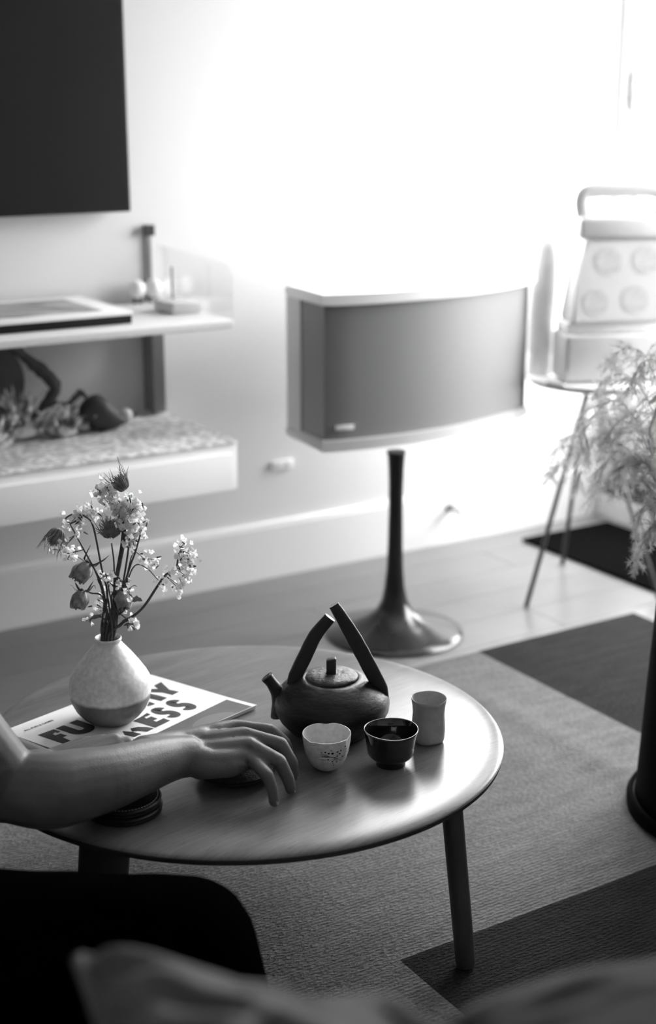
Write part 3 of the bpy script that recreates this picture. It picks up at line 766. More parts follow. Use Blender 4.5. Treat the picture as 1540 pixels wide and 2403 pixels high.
# S S: thick ribbons
def ess(x0, y0, x1, y1):
    w_ = x1 - x0; h_ = y1 - y0; b = NB(); t = 14.5; pts = []
    cx = (x0 + x1) / 2; r = w_ / 2 - t / 2; ry = (h_ - t) / 4
    for k in range(13):
        a = math.radians(-15 - k * 255 / 12); pts.append((cx + r * math.cos(a), y0 + t / 2 + ry + ry * math.sin(a)))
    for k in range(13):
        a = math.radians(-90 + k * 255 / 12); pts.append((cx + r * math.cos(a), y1 - t / 2 - ry + ry * math.sin(a)))
    q = []
    for p in pts:
        if not q or (V(p) - V(q[-1])).length > 0.5: q.append(p)
    ribbon(b, q, t); obj('printed_letter', b, M['ink'], mg, smooth=0)
m_ = [u2(*q) for q in ((820, 540), (990, 440), (1420, 580), (1240, 682))]
ess(min(p[0] for p in m_) + 1, min(p[1] for p in m_), max(p[0] for p in m_), max(p[1] for p in m_))
m_ = [u2(*q) for q in ((540, 660), (715, 580), (1140, 715), (960, 818))]
ess(min(p[0] for p in m_) + 1, min(p[1] for p in m_), max(p[0] for p in m_), max(p[1] for p in m_))
# E
poly_letter([u2(250, 850), u2(400, 770), u2(500, 705), u2(565, 732), u2(455, 782), u2(490, 806), u2(575, 768), u2(688, 806), u2(615, 842), u2(672, 862), u2(800, 800), u2(920, 842), u2(650, 970), u2(360, 880)])
# R legs
poly_letter([u2(200, 985), u2(340, 955), u2(500, 958), u2(625, 983), u2(500, 1043), u2(340, 1028), u2(240, 1040)])
poly_letter([u2(60, 1030), u2(240, 1045), u2(400, 1085), u2(270, 1137), u2(100, 1100)])
# small line of text
tc_ = bpy.data.curves.new('small_text', 'FONT'); tc_.body = 'ALL FUN & GAMES'; tc_.size = 6.6; tc_.offset = 0.12
to = bpy.data.objects.new('small_text', tc_); COL.objects.link(to); dg = bpy.context.evaluated_depsgraph_get(); dg.update()
tm = bpy.data.meshes.new_from_object(to.evaluated_get(dg)); bpy.data.objects.remove(to)
s_e = u1(720, 215); s_s = u1(190, 415)
xw = max(v.co.x for v in tm.vertices)
dx_, dy_ = s_e[0] - s_s[0], s_e[1] - s_s[1]
ux, uy = dx_ / math.hypot(dx_, dy_), dy_ / math.hypot(dx_, dy_)
for v in tm.vertices:
    q = v.co.x - xw; mx_, my_ = s_e[0] + ux * q + 0.0, s_e[1] + uy * q + 3.0 - v.co.y
    v.co = MG(mx_, my_, ZI)
obj('printed_text', tm, M['ink'], mg, smooth=0)
# grey picture block along the right edge of the cover
pc = [ptsM(533, 1640), ptsM(594, 1659), ptsM(603, 1655)]
b = NB(); pk = [ptsM(532, 1640), ptsM(592, 1659)]
e0 = ptsM(383, 1712)
xr1, yr1 = pk[0]; xr2, yr2 = pk[1]
def seg(x, y): return (x, y)
NX = 14
pts_top = [(e0[0] + (xr1 - e0[0]) * i / NX, e0[1] + (yr1 - e0[1]) * i / NX) for i in range(-8, NX + 1)]
for i in range(len(pts_top) - 1):
    (xa, ya), (xb, yb) = pts_top[i], pts_top[i + 1]
    yb2 = LBm - 1; 
    xa2 = xa; xb2 = xb
    if xa < 0: continue
    for j in range(6):
        f0, f1 = j / 6, (j + 1) / 6
        q = [(xa, ya + (yb2 - ya) * f0), (xb, yb + (yb2 - yb) * f0), (xb, yb + (yb2 - yb) * f1), (xa, ya + (yb2 - ya) * f1)]
        flatpoly(b, q, ZI - 0.0001)
bmesh.ops.remove_doubles(b, verts=b.verts, dist=1e-5)
obj('printed_picture', b, M['inkgrey'], mg, smooth=0)
b = NB(); cx_, cy_ = ptsM(500, 1690); flatpoly(b, [(cx_ + 42 * math.cos(a * PI / 16), min(LBm - 2, cy_ + 6 + 26 * math.sin(a * PI / 16))) for a in range(32)], ZI + 0.0001)
obj('printed_shape', b, M['inklight'], mg, smooth=0)

# ------------------------------------------------------------------ vase
VC = P(262, 1686, 0.288); VC.z = zp + 0.0006
vase = thing('stoneware_vase', 'round-shouldered two-tone stoneware vase holding dried flowers', 'vase', VC)
prof = [(0, 0.0), (0.032, 0.0), (0.036, 0.002), (0.045, 0.010), (0.054, 0.021), (0.0600, 0.034), (0.0628, 0.048), (0.0630, 0.060), (0.0615, 0.069), (0.057, 0.078), (0.047, 0.093), (0.036, 0.108), (0.0265, 0.1195), (0.0215, 0.1255), (0.0192, 0.1285), (0.0190, 0.1300), (0.0205, 0.1325), (0.0206, 0.1350), (0.0195, 0.1362), (0.0180, 0.1355), (0.0165, 0.1325), (0.016, 0.127), (0.024, 0.115), (0.050, 0.085), (0.057, 0.06), (0.050, 0.02), (0.03, 0.006), (0, 0.006)]
b = NB(); lathe(b, prof, VC, 72, lambda a, r, z: (r * (1 + 0.008 * math.sin(a * 2 + 1)), z)); obj('body', b, M['vase'], vase, smooth=60)
for v in (): pass
VT = VC + V((0, 0, 0.132))

# ------------------------------------------------------------------ teapot
TP = P(776, 1713, 0.28); TP.z = 0.2806; TP.x += 0.002
tp = thing('clay_teapot', 'dark unglazed clay teapot with a crossed branch handle and stub spout', 'teapot', TP)
prof = [(0, 0), (0.058, 0), (0.061, 0.002), (0.070, 0.010), (0.0805, 0.022), (0.0875, 0.036), (0.0892, 0.047), (0.0865, 0.058), (0.078, 0.069), (0.064, 0.079), (0.050, 0.0855), (0.042, 0.0875), (0.040, 0.0865), (0.036, 0.083), (0, 0.083)]
b = NB(); lathe(b, prof, TP, 96, lambda a, r, z: (r * (1 + 0.006 * math.sin(3 * a) + 0.004 * math.sin(9 * z * 100)), z)); obj('body', b, M['teapot'], tp, smooth=60)
b = NB(); lathe(b, [(0, 0.0862), (0.036, 0.0862), (0.0395, 0.088), (0.0402, 0.090), (0.039, 0.0915), (0.030, 0.0925), (0.015, 0.0935), (0, 0.094)], TP, 64, lambda a, r, z: (r, z + 0.0008 * math.sin(r * 900))); lid = obj('lid', b, M['lidclay'], tp, smooth=60, label='rough lid with turned rings, its lit tone put into the colour')
b = NB(); box(b, TP + V((-0.001, 0, 0.105)), (0.015, 0.013, 0.026), bev=0.0025)
for v in b.verts:
    if v.co.z > TP.z + 0.11: v.co.z += (v.co.x - TP.x) * 0.25
obj('knob', b, M['handle'], lid)
def onT(u, v, dy=0.0): return PY(u, v, TP.y + dy)
b = NB(); tube(b, smoothpath([onT(672, 1668), onT(658, 1635), onT(641, 1607), onT(626, 1588)], 5), [0.026, 0.0165, 0.0105, 0.0088, 0.0098], 20)
obj('spout', b, M['teapot'], tp, smooth=60)
b = NB(); tube(b, [onT(628, 1590.5), onT(625.2, 1587.2)], [0.0085, 0.0070], 20); obj('spout_mouth', b, M['edge'], tp)
def strap(pts, ws, th=0.0055, dys=(0, 0)):
    b = NB(); m = len(pts); sm = smoothpath(pts, 6); n = len(sm); prev = None; rings = []
    for i, p in enumerate(sm):
        t = (sm[min(i + 1, n - 1)] - sm[max(i - 1, 0)]).normalized(); s = t.cross(V((0, 1, 0))).normalized()
        f = i / (n - 1) * (len(ws) - 1); j = min(int(f), len(ws) - 2); w_ = ws[j] + (ws[j + 1] - ws[j]) * (f - j)
        w_ *= 1 + 0.06 * noise.noise(p * 60)
        y = V((0, 1, 0))
        sec = []
        for k in range(12):
            a = 2 * PI * k / 12; ca, sa = math.cos(a), math.sin(a)
            ca = math.copysign(abs(ca) ** 0.6, ca); sa = math.copysign(abs(sa) ** 0.6, sa)
            sec.append(b.verts.new(p + s * ca * w_ / 2 + y * sa * th))
        rings.append(sec)
    for A_, B_ in zip(rings, rings[1:]):
        for k in range(12): b.faces.new((A_[k], A_[(k + 1) % 12], B_[(k + 1) % 12], B_[k]))
    b.faces.new(rings[0]); f = b.faces.new(rings[-1][::-1]); f.material_index = 1
    return b
b = strap([onT(905, 1652, -0.004), onT(893, 1615, -0.006), onT(866, 1562, -0.008), onT(832, 1499, -0.012), onT(803, 1450, -0.014), onT(783, 1419, -0.014)], [0.012, 0.0225, 0.0245, 0.0235, 0.0190, 0.0155])
obj('handle_branch', b, [M['handle'], M['cut']], tp, smooth=60)
b = strap([onT(682, 1615, 0.002), onT(694, 1585, 0.003), onT(716, 1540, 0.003), onT(741, 1490, 0.002), onT(775, 1449, 0.001)], [0.0140, 0.0215, 0.0230, 0.0215, 0.0180])
obj('handle_branch', b, [M['handle'], M['cut']], tp, smooth=60)

# ------------------------------------------------------------------ cups
c1 = P(767, 1802, 0.28); c1.z = 0.2806
cup = thing('white_cup', 'small white lobed cup with dark specks in front of the teapot', 'cup', c1)
def lob(a, r, z):
    f = min(1, max(0, (z - 0.02) / 0.03)); d = 0
    for a0, k_ in ((math.radians(226), 1.0), (math.radians(92), 0.55), (math.radians(338), 0.9)):
        q = (a - a0 + PI) % (2 * PI) - PI; d += k_ * math.exp(-(q / 0.24) ** 2)
    return (r * (1 - 0.075 * f * d), z - 0.0035 * f * f * d + 0.001 * f * math.sin(a))
prof = [(0, 0), (0.013, 0), (0.017, 0.002), (0.0235, 0.008), (0.0290, 0.018), (0.0325, 0.030), (0.0345, 0.042), (0.0355, 0.0530), (0.0352, 0.0548), (0.0343, 0.0548), (0.0335, 0.0525), (0.0320, 0.040), (0.028, 0.022), (0.018, 0.008), (0, 0.006)]
b = NB(); lathe(b, prof, c1, 72, lob); obj('body', b, M['whitecup'], cup, smooth=60)
# brushed specks and lines on the side facing the camera
b = NB(); rnd = random.Random(3)
def oncup(a, z, off=0.0003):
    pr = [(0.017, 0.002), (0.0235, 0.008), (0.0290, 0.018), (0.0325, 0.030), (0.0345, 0.042), (0.0355, 0.053)]
    for (r0, z0), (r1, z1) in zip(pr, pr[1:]):
        if z <= z1: break
    r = r0 + (r1 - r0) * (z - z0) / (z1 - z0); r, z2 = lob(a, r, z); r += off
    return c1 + V((r * math.cos(a), r * math.sin(a), z2))
def dot(a, z, r):
    c = b.verts.new(oncup(a, z, 0.0006)); ring = [b.verts.new(oncup(a + r / 0.033 * math.cos(t * PI / 4), z + r * math.sin(t * PI / 4), 0.0005)) for t in range(8)]
    for k in range(8): b.faces.new((c, ring[k], ring[(k + 1) % 8]))
for da, z, r in ((-.18, .040, .0008), (-.02, .041, .0013), (.12, .039, .0015), (.28, .0385, .0019), (.5, .040, .0014), (.66, .041, .0013), (.62, .036, .0015), (.5, .033, .0011), (.10, .028, .0012), (.30, .024, .0013), (.34, .021, .0009), (.52, .022, .0011), (.38, .017, .0010), (.9, .045, .0015), (1.0, .040, .0012), (.78, .030, .0012), (.7, .024, .0009), (1.1, .034, .0012), (.4, .030, .0008), (0.22, 0.044, .0008)):
    dot(math.radians(268) + da, z, r)
for a0, a1_, z in ((-.28, .12, .0365), (-.22, .22, .034), (-.20, .34, .0325), (-.32, .05, .0275), (.2, .55, .0315), (.25, .6, .0285), (.3, .62, .0262)):
    pv = None
    for k in range(7):
        a = math.radians(268) + a0 + (a1_ - a0) * k / 6; h = 0.00045 * math.sin(PI * (k + 0.6) / 7.2)
        cur = (b.verts.new(oncup(a, z + h, 0.0005)), b.verts.new(oncup(a, z - h, 0.0005)))
        if pv: b.faces.new((pv[0], cur[0], cur[1], pv[1]))
        pv = cur
o = obj('painted_specks', b, M['ink'], cup, smooth=0)

c2 = P(917, 1793, 0.28); c2.z = 0.2806
bw = thing('black_bowl', 'glossy black footed tea bowl between the white cup and the tall cup', 'bowl', c2)
prof = [(0, 0.003), (0.018, 0.003), (0.0195, 0.0), (0.0215, 0.0), (0.0215, 0.006), (0.0225, 0.0085), (0.0300, 0.0130), (0.0342, 0.0185), (0.0352, 0.026), (0.0353, 0.0305), (0.0364, 0.033), (0.0372, 0.042), (0.0395, 0.0525), (0.0398, 0.0545), (0.0390, 0.0555), (0.0380, 0.0545), (0.0355, 0.040), (0.031, 0.02), (0.018, 0.012), (0, 0.011)]
b = NB(); lathe(b, prof, c2, 80, lambda a, r, z: (r * (1 + 0.006 * math.sin(2 * a)), z + (0.0008 * math.sin(a * 2 + 0.6) if z > 0.05 else 0))); obj('body', b, M['blackglaze'], bw, smooth=50)
b = NB(); pts = [c2 + V((0.0392 * math.cos(2 * PI * k / 64), 0.0392 * math.sin(2 * PI * k / 64), 0.0553 + 0.0008 * math.sin(4 * PI * k / 64 + 0.6))) for k in range(65)]
tube(b, pts, 0.00075, 6, caps=False); obj('rim', b, M['rimglaze'], bw, smooth=180, label='thin pale shiny rim')

c3 = P(1005, 1737, 0.28); c3.z = 0.2806
tcup = thing('tall_cup', 'tall slender grey clay cup with a flared rim, right of the black bowl', 'cup', c3)
def sq(a, r, z):
    f = 0.05 * math.cos(4 * (a + 0.5)) * (1 - min(1, z / 0.06) * 0.7)
    tip = 0.0016 * math.exp(-(((a - math.radians(300) + PI) % (2 * PI) - PI) / 0.25) ** 2) if z > 0.06 else 0
    return (r * (1 + f) + tip * 0.6, z - tip * 1.1)
prof = [(0, 0.002), (0.019, 0.002), (0.0205, 0), (0.0225, 0.001), (0.0242, 0.006), (0.0252, 0.018), (0.0248, 0.032), (0.0240, 0.045), (0.0248, 0.056), (0.0262, 0.064), (0.0270, 0.0685), (0.0266, 0.0692), (0.0258, 0.0688), (0.0240, 0.06), (0.0228, 0.045), (0.0235, 0.02), (0.018, 0.008), (0, 0.006)]
b = NB(); lathe(b, prof, c3, 72, sq); obj('body', b, M['greyclay'], tcup, smooth=50)

# ------------------------------------------------------------------ rough clay dish under the hand, leather coasters under the forearm
dc = P(553, 1822, 0.28); dc.z = 0.2806
dish = thing('clay_dish', 'rough black clay dish with a domed lid held under the hand', 'dish', dc)
b = NB(); lathe(b, [(0, 0), (0.034, 0), (0.044, 0.003), (0.053, 0.009), (0.0575, 0.013), (0.0575, 0.0145), (0, 0.0145)], dc, 64); obj('saucer', b, M['rough'], dish, smooth=40)
b = NB(); lathe(b, [(0, 0.0148), (0.0555, 0.0148), (0.0562, 0.0165), (0.052, 0.0215), (0.042, 0.0265), (0.025, 0.030), (0, 0.0315)], dc, 64, lambda a, r, z: (r * (1 + 0.008 * math.sin(5 * a)), z)); obj('lid', b, M['rough'], dish, smooth=60)
for k in range(4):
    cc = V((-0.279 + 0.0015 * math.sin(k * 2.1), 1.795 + 0.001 * math.cos(k * 3), 0.2806 + 0.0058 * k))
    lab = ['bottom black leather coaster of the stack below the forearm', 'second black leather coaster from the bottom of the stack', 'third black leather coaster from the bottom of the stack', 'top black leather coaster with white stitching, under the forearm'][k]
    t = thing('leather_coaster', lab, 'coaster', cc, 'leather coaster stack')
    b = NB(); lathe(b, [(0, 0), (0.050, 0), (0.0515, 0.0012), (0.0517, 0.0035), (0.0505, 0.0050), (0.049, 0.0055), (0, 0.0055)], cc, 64); obj('disc', b, M['leather'], t, smooth=40)
    if k == 3:
        b = NB()
        for j in range(64):
            a = 2 * PI * j / 64; p = cc + V((0.0463 * math.cos(a), 0.0463 * math.sin(a), 0.0056)); tt = V((-math.sin(a), math.cos(a), 0))
            box(b, p, (0.0026, 0.0007, 0.0006), tt, V((math.cos(a), math.sin(a), 0)), V((0, 0, 1)))
        o = obj('stitching', b, M['thread'], t, smooth=0)

# ------------------------------------------------------------------ the person: arm over the table, thigh below
def capsule(b, p0, r0, p1, r1, n=16):
    p0, p1 = V(p0), V(p1); d = p1 - p0; L_ = d.length
    if L_ < 1e-5: ball(b, p0, r0, 2); return
    t = d / L_; a = t.cross(V((0.13, 0.37, 0.92))).normalized(); c = t.cross(a)
    rings = []
    st_ = [(-math.cos(x) * r0, math.sin(x) * r0) for x in (0.35, 0.8, 1.2)] + [(0, r0)]
    en_ = [(L_, r1)] + [(L_ + math.cos(x) * r1, math.sin(x) * r1) for x in (1.2, 0.8, 0.35)]
    tip0 = b.verts.new(p0 - t * r0)
    for z, r in st_ + en_: rings.append([b.verts.new(p0 + t * z + (a * math.cos(2 * PI * k / n) + c * math.sin(2 * PI * k / n)) * r) for k in range(n)])
    tip1 = b.verts.new(p1 + t * r1)
    for k in range(n):
        b.faces.new((tip0, rings[0][(k + 1) % n], rings[0][k])); b.faces.new((tip1, rings[-1][k], rings[-1][(k + 1) % n]))
    for A_, B_ in zip(rings, rings[1:]):
        for k in range(n): b.faces.new((A_[k], A_[(k + 1) % n], B_[(k + 1) % n], B_[k]))
def chain(b, pts, n=16):
    for (p0, r0), (p1, r1) in zip(pts, pts[1:]): capsule(b, p0, r0, p1, r1, n)
person = thing('person', 'person kneeling beside the coffee table in black trousers, one bare arm resting on the table', 'person', V((-0.60, 1.60, 0.0065)))
bb = NB()
# right arm (near the camera)
shR = V((-0.565, 1.63, 0.650)); elR = P(22, 1846, 0.347); wrR = P(452, 1766, 0.336)
chain(bb, [(shR, 0.058), (shR.lerp(elR, 0.45), 0.052), (shR.lerp(elR, 0.8), 0.048), (elR, 0.047)], 20)
capsule(bb, elR + V((-0.012, -0.010, 0.0)), 0.043, elR + V((0.04, 0.0, 0.002)), 0.048)
def sch(b, pts, k=4, n=20):           # chain with smoothly interpolated radii
    q = smoothpath([V(p) for p, r in pts], k); rr = smoothpath([V((r, 0, 0)) for p, r in pts], k)
    chain(b, [(a, c.x) for a, c in zip(q, rr)], n)
sch(bb, [(elR, 0.047), (P(110, 1856, 0.350), 0.0505), (P(180, 1843, 0.350), 0.0485), (P(260, 1824, 0.348), 0.0430), (P(345, 1796, 0.344), 0.0365), (P(400, 1780, 0.340), 0.0310), (P(440, 1772, 0.337), 0.0270)])
# wrist: two bones side by side keep it wider than thick
chain(bb, [(P(345, 1780, 0.345), 0.033), (P(420, 1752, 0.341), 0.0240), (P(470, 1738, 0.342), 0.0210)])
chain(bb, [(P(345, 1800, 0.338), 0.033), (P(420, 1787, 0.332), 0.0240), (P(478, 1785, 0.331), 0.0205)])
# metacarpals
pM, rM, mM, iM = P(582, 1772, 0.331), P(583, 1747, 0.342), P(572, 1724, 0.348), P(551, 1706, 0.347)
chain(bb, [(P(468, 1790, 0.330), 0.019), (P(525, 1785, 0.330), 0.0165), (pM, 0.0118)])
chain(bb, [(P(466, 1768, 0.336), 0.018), (P(525, 1758, 0.339), 0.0150), (rM, 0.0118)])
chain(bb, [(P(464, 1748, 0.341), 0.018), (P(520, 1735, 0.346), 0.0145), (mM, 0.0122)])
chain(bb, [(P(462, 1733, 0.343), 0.018), (P(505, 1718, 0.347), 0.0145), (iM, 0.0118)])
# palm flesh below the bones, heel of the hand on the dish
chain(bb, [(P(470, 1800, 0.326), 0.018), (P(540, 1800, 0.322), 0.0150), (P(585, 1790, 0.322), 0.010)])
chain(bb, [(P(480, 1775, 0.326), 0.018), (P(560, 1765, 0.328), 0.013)])
# fingers
def finger(m, p, d, t, r=(0.0118, 0.0103, 0.0092, 0.0080)):
    chain(bb, [(m, r[0]), (m.lerp(p, 0.5), r[0] * 0.92), (p, r[1]), (p.lerp(d, 0.5), r[2] * 1.05), (d, r[2]), (t, r[3])], 14)
pP, pD, pT = P(627, 1818, 0.327), P(640, 1855, 0.306), P(643, 1882, 0.2895)
rP, rD, rT = P(656, 1786, 0.336), P(676, 1826, 0.310), P(683, 1853, 0.2900)
mP, mD, mT = P(659, 1746, 0.342), P(685, 1789, 0.314), P(690, 1820, 0.2905)
iP, iD, iT = P(634, 1714, 0.342), P(668, 1742, 0.318), P(678, 1762, 0.300)
finger(pM, pP, pD, pT, (0.0112, 0.0095, 0.0085, 0.0075))
finger(rM, rP, rD, rT)
finger(mM, mP, mD, mT, (0.0120, 0.0105, 0.0094, 0.0081))
finger(iM, iP, iD, iT)
# thumb on the far side of the dish
chain(bb, [(P(474, 1738, 0.338), 0.017), (P(515, 1722, 0.328), 0.0150), (V((-0.118, 1.952, 0.318)), 0.0120), (V((-0.092, 1.950, 0.304)), 0.0105), (V((-0.072, 1.943, 0.297)), 0.0085)], 14)
# neck, head
nk = V((-0.665, 1.775, 0.745)); hd = V((-0.650, 1.775, 0.905))
chain(bb, [(V((-0.70, 1.78, 0.62)), 0.075), (nk, 0.058), (V((-0.655, 1.775, 0.82)), 0.056)])
ball(bb, hd, 0.086, 3, (1.10, 0.90, 1.12))
capsule(bb, hd + V((0.035, 0, -0.035)), 0.062, hd + V((0.055, 0, -0.082)), 0.036)          # jaw
chain(bb, [(hd + V((0.092, 0, 0.012)), 0.010), (hd + V((0.108, 0, -0.022)), 0.0145)])      # nose
capsule(bb, hd + V((0.082, -0.02, -0.052)), 0.0095, hd + V((0.082, 0.02, -0.052)), 0.0095)   # lips
for sg in (-1, 1):
    ball(bb, hd + V((0.0, 0.080 * sg, -0.005)), 0.028, 2, (0.75, 0.35, 1.15))              # ears
    capsule(bb, hd + V((0.082, 0.018 * sg, 0.028)), 0.010, hd + V((0.074, 0.045 * sg, 0.026)), 0.010)
# left arm: hand lying on the magazine behind the near forearm
shL = V((-0.640, 1.975, 0.655)); elL = V((-0.700, 1.930, 0.385)); 
chain(bb, [(shL, 0.056), (shL.lerp(elL, 0.5), 0.048), (elL, 0.043)])
wl = P(100, 1800, 0.322)
chain(bb, [(elL, 0.043), (elL.lerp(wl, 0.4), 0.044), (elL.lerp(wl, 0.8), 0.030), (wl, 0.026)])
kn = [P(205, 1744, 0.326), P(238, 1740, 0.330), P(270, 1737, 0.333), P(300, 1745, 0.328)]
for k, p in enumerate(kn):
    chain(bb, [(wl + V((0.0, 0.012 - 0.008 * k, 0)), 0.018), (p, 0.0115)], 14)
    mid = p + V((0.012 + 0.002 * k, -0.026, -0.010)); chain(bb, [(p, 0.0112), (mid, 0.0095), (mid + V((-0.016, -0.014, -0.010)), 0.0085)], 14)
chain(bb, [(wl, 0.017), (P(170, 1762, 0.305), 0.013), (P(215, 1768, 0.300), 0.0105)], 14)
# torso core inside the clothes so the figure is one surface
chain(bb, [(V((-0.70, 1.66, 0.26)), 0.10), (V((-0.72, 1.74, 0.50)), 0.095), (V((-0.70, 1.78, 0.62)), 0.085)])
chain(bb, [(shR, 0.055), (V((-0.69, 1.78, 0.64)), 0.07), (shL, 0.055)])
me = modapply(bb, [('REMESH', dict(mode='VOXEL', voxel_size=0.0028, use_smooth_shade=True)), ('SMOOTH', dict(factor=0.5, iterations=7))])
body = obj('body', me, M['skin'], person, smooth=180)
# nails
for d, t, r in ((pD, pT, 0.0068), (rD, rT, 0.0072), (mD, mT, 0.0074), (iD, iT, 0.0070)):
    ax = (t - d).normalized(); out = V((0.75, -0.25, 0.45)); out = (out - ax * out.dot(ax)).normalized(); sd2 = ax.cross(out)
    c = t - ax * 0.001 + out * r * 0.80
    b = NB(); bmesh.ops.create_icosphere(b, subdivisions=2, radius=1, matrix=frame(ax * 0.0058, sd2 * 0.0050, out * 0.0012, c)); obj('nail', b, M['nail'], person, smooth=180)
for sg in (-1, 1):
    b = NB(); ball(b, hd + V((0.080, 0.032 * sg, 0.008)), 0.0125, 2); obj('eye', b, M['eye'], person, smooth=180)
# hair
b = NB(); ball(b, hd + V((-0.018, 0, 0.022)), 0.098, 4, (1.08, 0.93, 1.06))
for v in b.verts: v.co += noise.noise_vector(v.co * 45) * 0.006
bmesh.ops.delete(b, geom=[v for v in b.verts if (v.co.x - hd.x) > 0.055 and v.co.z < hd.z + 0.075 or v.co.z < hd.z - 0.06], context='VERTS')
obj('hair', b, M['hair'], person, smooth=180)
# T-shirt
b = NB()
chain(b, [(V((-0.70, 1.64, 0.27)), 0.135), (V((-0.72, 1.72, 0.45)), 0.130), (V((-0.71, 1.77, 0.60)), 0.120)])
chain(b, [(V((-0.70, 1.74, 0.28)), 0.125), (V((-0.72, 1.83, 0.58)), 0.115)])
chain(b, [(V((-0.68, 1.78, 0.675)), 0.082), (shR + V((-0.01, 0, 0)), 0.074), (shR + (elR - shR) * 0.28, 0.068)])
chain(b, [(V((-0.68, 1.78, 0.675)), 0.082), (shL, 0.070), (shL.lerp(elL, 0.4), 0.064)])
me = modapply(b, [('REMESH', dict(mode='VOXEL', voxel_size=0.007, use_smooth_shade=True)), ('SMOOTH', dict(factor=0.5, iterations=4))])
obj('t_shirt', me, M['shirt'], person, smooth=180)
# trousers: folded legs, thigh over calf
b = NB()
chain(b, [(V((-0.70, 1.50, 0.255)), 0.125), (V((-0.50, 1.465, 0.262)), 0.110), (V((-0.32, 1.46, 0.268)), 0.098), (V((-0.172, 1.46, 0.270)), 0.094), (V((-0.160, 1.465, 0.230)), 0.090)], 24)
chain(b, [(V((-0.158, 1.465, 0.215)), 0.089), (V((-0.156, 1.47, 0.105)), 0.088), (V((-0.40, 1.48, 0.10)), 0.085), (V((-0.78, 1.50, 0.08)), 0.062)], 24)
chain(b, [(V((-0.72, 1.72, 0.24)), 0.11), (V((-0.72, 1.50, 0.24)), 0.12)], 20)
chain(b, [(V((-0.72, 1.72, 0.24)), 0.11), (V((-0.55, 1.80, 0.115)), 0.085), (V((-0.62, 1.82, 0.09)), 0.075), (V((-0.95, 1.80, 0.08)), 0.06)], 20)
chain(b, [(V((-0.70, 1.30, 0.22)), 0.16), (V((-0.50, 1.38, 0.16)), 0.14), (V((-0.45, 1.40, 0.15)), 0.12)], 20)
for v in b.verts: v.co.z = max(v.co.z, 0.022)
me = modapply(b, [('REMESH', dict(mode='VOXEL', voxel_size=0.009, use_smooth_shade=True)), ('SMOOTH', dict(factor=0.5, iterations=6))])
for v in me.vertices:
    v.co += noise.noise_vector(v.co * 14) * 0.004
    v.co.z = max(v.co.z, 0.012)
obj('trousers', me, M['trouser'], person, smooth=180)
for y in (1.50, 1.80):
    b = NB(); capsule(b, (-0.80 if y < 1.6 else -0.97, y, 0.055), 0.038, (-0.93 if y < 1.6 else -1.10, y, 0.048), 0.030); obj('foot', b, M['shirt'], person, smooth=180)

# ------------------------------------------------------------------ dried flowers in the vase
YV = VC.y
def F_(u, v, dy=0.0): return PY(u, v, YV + dy)
def inneck(k):
    a = k * 2.4; r = 0.0105 * ((k % 5) + 1) / 5
    return VT + V((math.cos(a) * r, math.sin(a) * r, 0)), VC + V((-math.cos(a) * 0.03, -math.sin(a) * 0.03, 0.02))
CNT = [0]
def stem_to(b, pts, r0=0.0016, r1=0.0011, n=7):
    k = CNT[0]; CNT[0] += 1
    top, bot = inneck(k)
    tube(b, smoothpath([bot, top] + pts, 6), [r0 * 1.1, r0, (r0 + r1) / 2, r1], n)
def blossoms(b, centers, per, rnd, spread=0.012, size=0.0065):
    for c in centers:
        for _ in range(int(per * 1.4)):
            o_ = c + V((rnd.gauss(0, 1), rnd.gauss(0, 1), rnd.gauss(0, 1))) * spread * 0.5
            d = V((rnd.uniform(-1, 1), rnd.uniform(-1, 1), rnd.uniform(-0.4, 1))).normalized(); a = d.cross(V((0.3, 0.5, 0.8))).normalized(); e = d.cross(a)
            s = size * rnd.uniform(0.7, 1.2); base = b.verts.new(o_ - d * s * 0.6)
            rim = []
            for k in range(10):
                t = 2 * PI * k / 10; rr = s * (1.0 if k % 2 else 0.80) * rnd.uniform(0.88, 1.10)
                rim.append(b.verts.new(o_ + (a * math.cos(t) + e * math.sin(t)) * rr * 0.75 + d * s * (0.18 + 0.16 * math.sin(3 * t + o_.x * 900) + rnd.uniform(-0.05, 0.08))))
            for k in range(10): b.faces.new((base, rim[k], rim[(k + 1) % 10]))
def calyx(b, centers, rnd, n=2, s=0.005):
    for c in centers:
        for _ in range(n):
            d = V((rnd.uniform(-1, 1), rnd.uniform(-1, 1), rnd.uniform(-1, 1))).normalized(); p = c + V((rnd.gauss(0, 1), rnd.gauss(0, 1), rnd.gauss(0, 1))) * 0.004
            tube(b, [p, p + d * s, p + d * s * 1.7], [0.0013, 0.0011, 0.0002], 5)
GF = 'dried flowers in the stoneware vase'
def statice(name, label, stems, centers, per, seed, dys=None, size=0.0070, spread=0.012):
    rnd = random.Random(seed)
    cs = [F_(u, v, rnd.uniform(-0.012, 0.012)) for u, v in centers]
    t = thing(name, label, 'dried flower', V((VC.x, VC.y, VC.z + 0.02)), GF)
    b = NB()
    for s in stems: stem_to(b, [F_(*q) for q in s[0]], s[1], s[2])
    obj('stem', b, M['stem'], t, smooth=60)
    b = NB()
    for c in cs:
        j = min(range(len(stems)), key=lambda i: min((F_(*q) - c).length for q in stems[i][0]))
        q = min((F_(*q) for q in stems[j][0]), key=lambda q: (q - c).length)
        tube(b, [q, c], 0.0006, 5)
    calyx(b, cs, rnd); obj('twigs', b, M['stem'], t, smooth=60)
    b = NB(); blossoms(b, cs, per, rnd, spread, size); o = obj('petals', b, M['statice'], t, smooth=0, keep=True); o['kind'] = 'stuff'
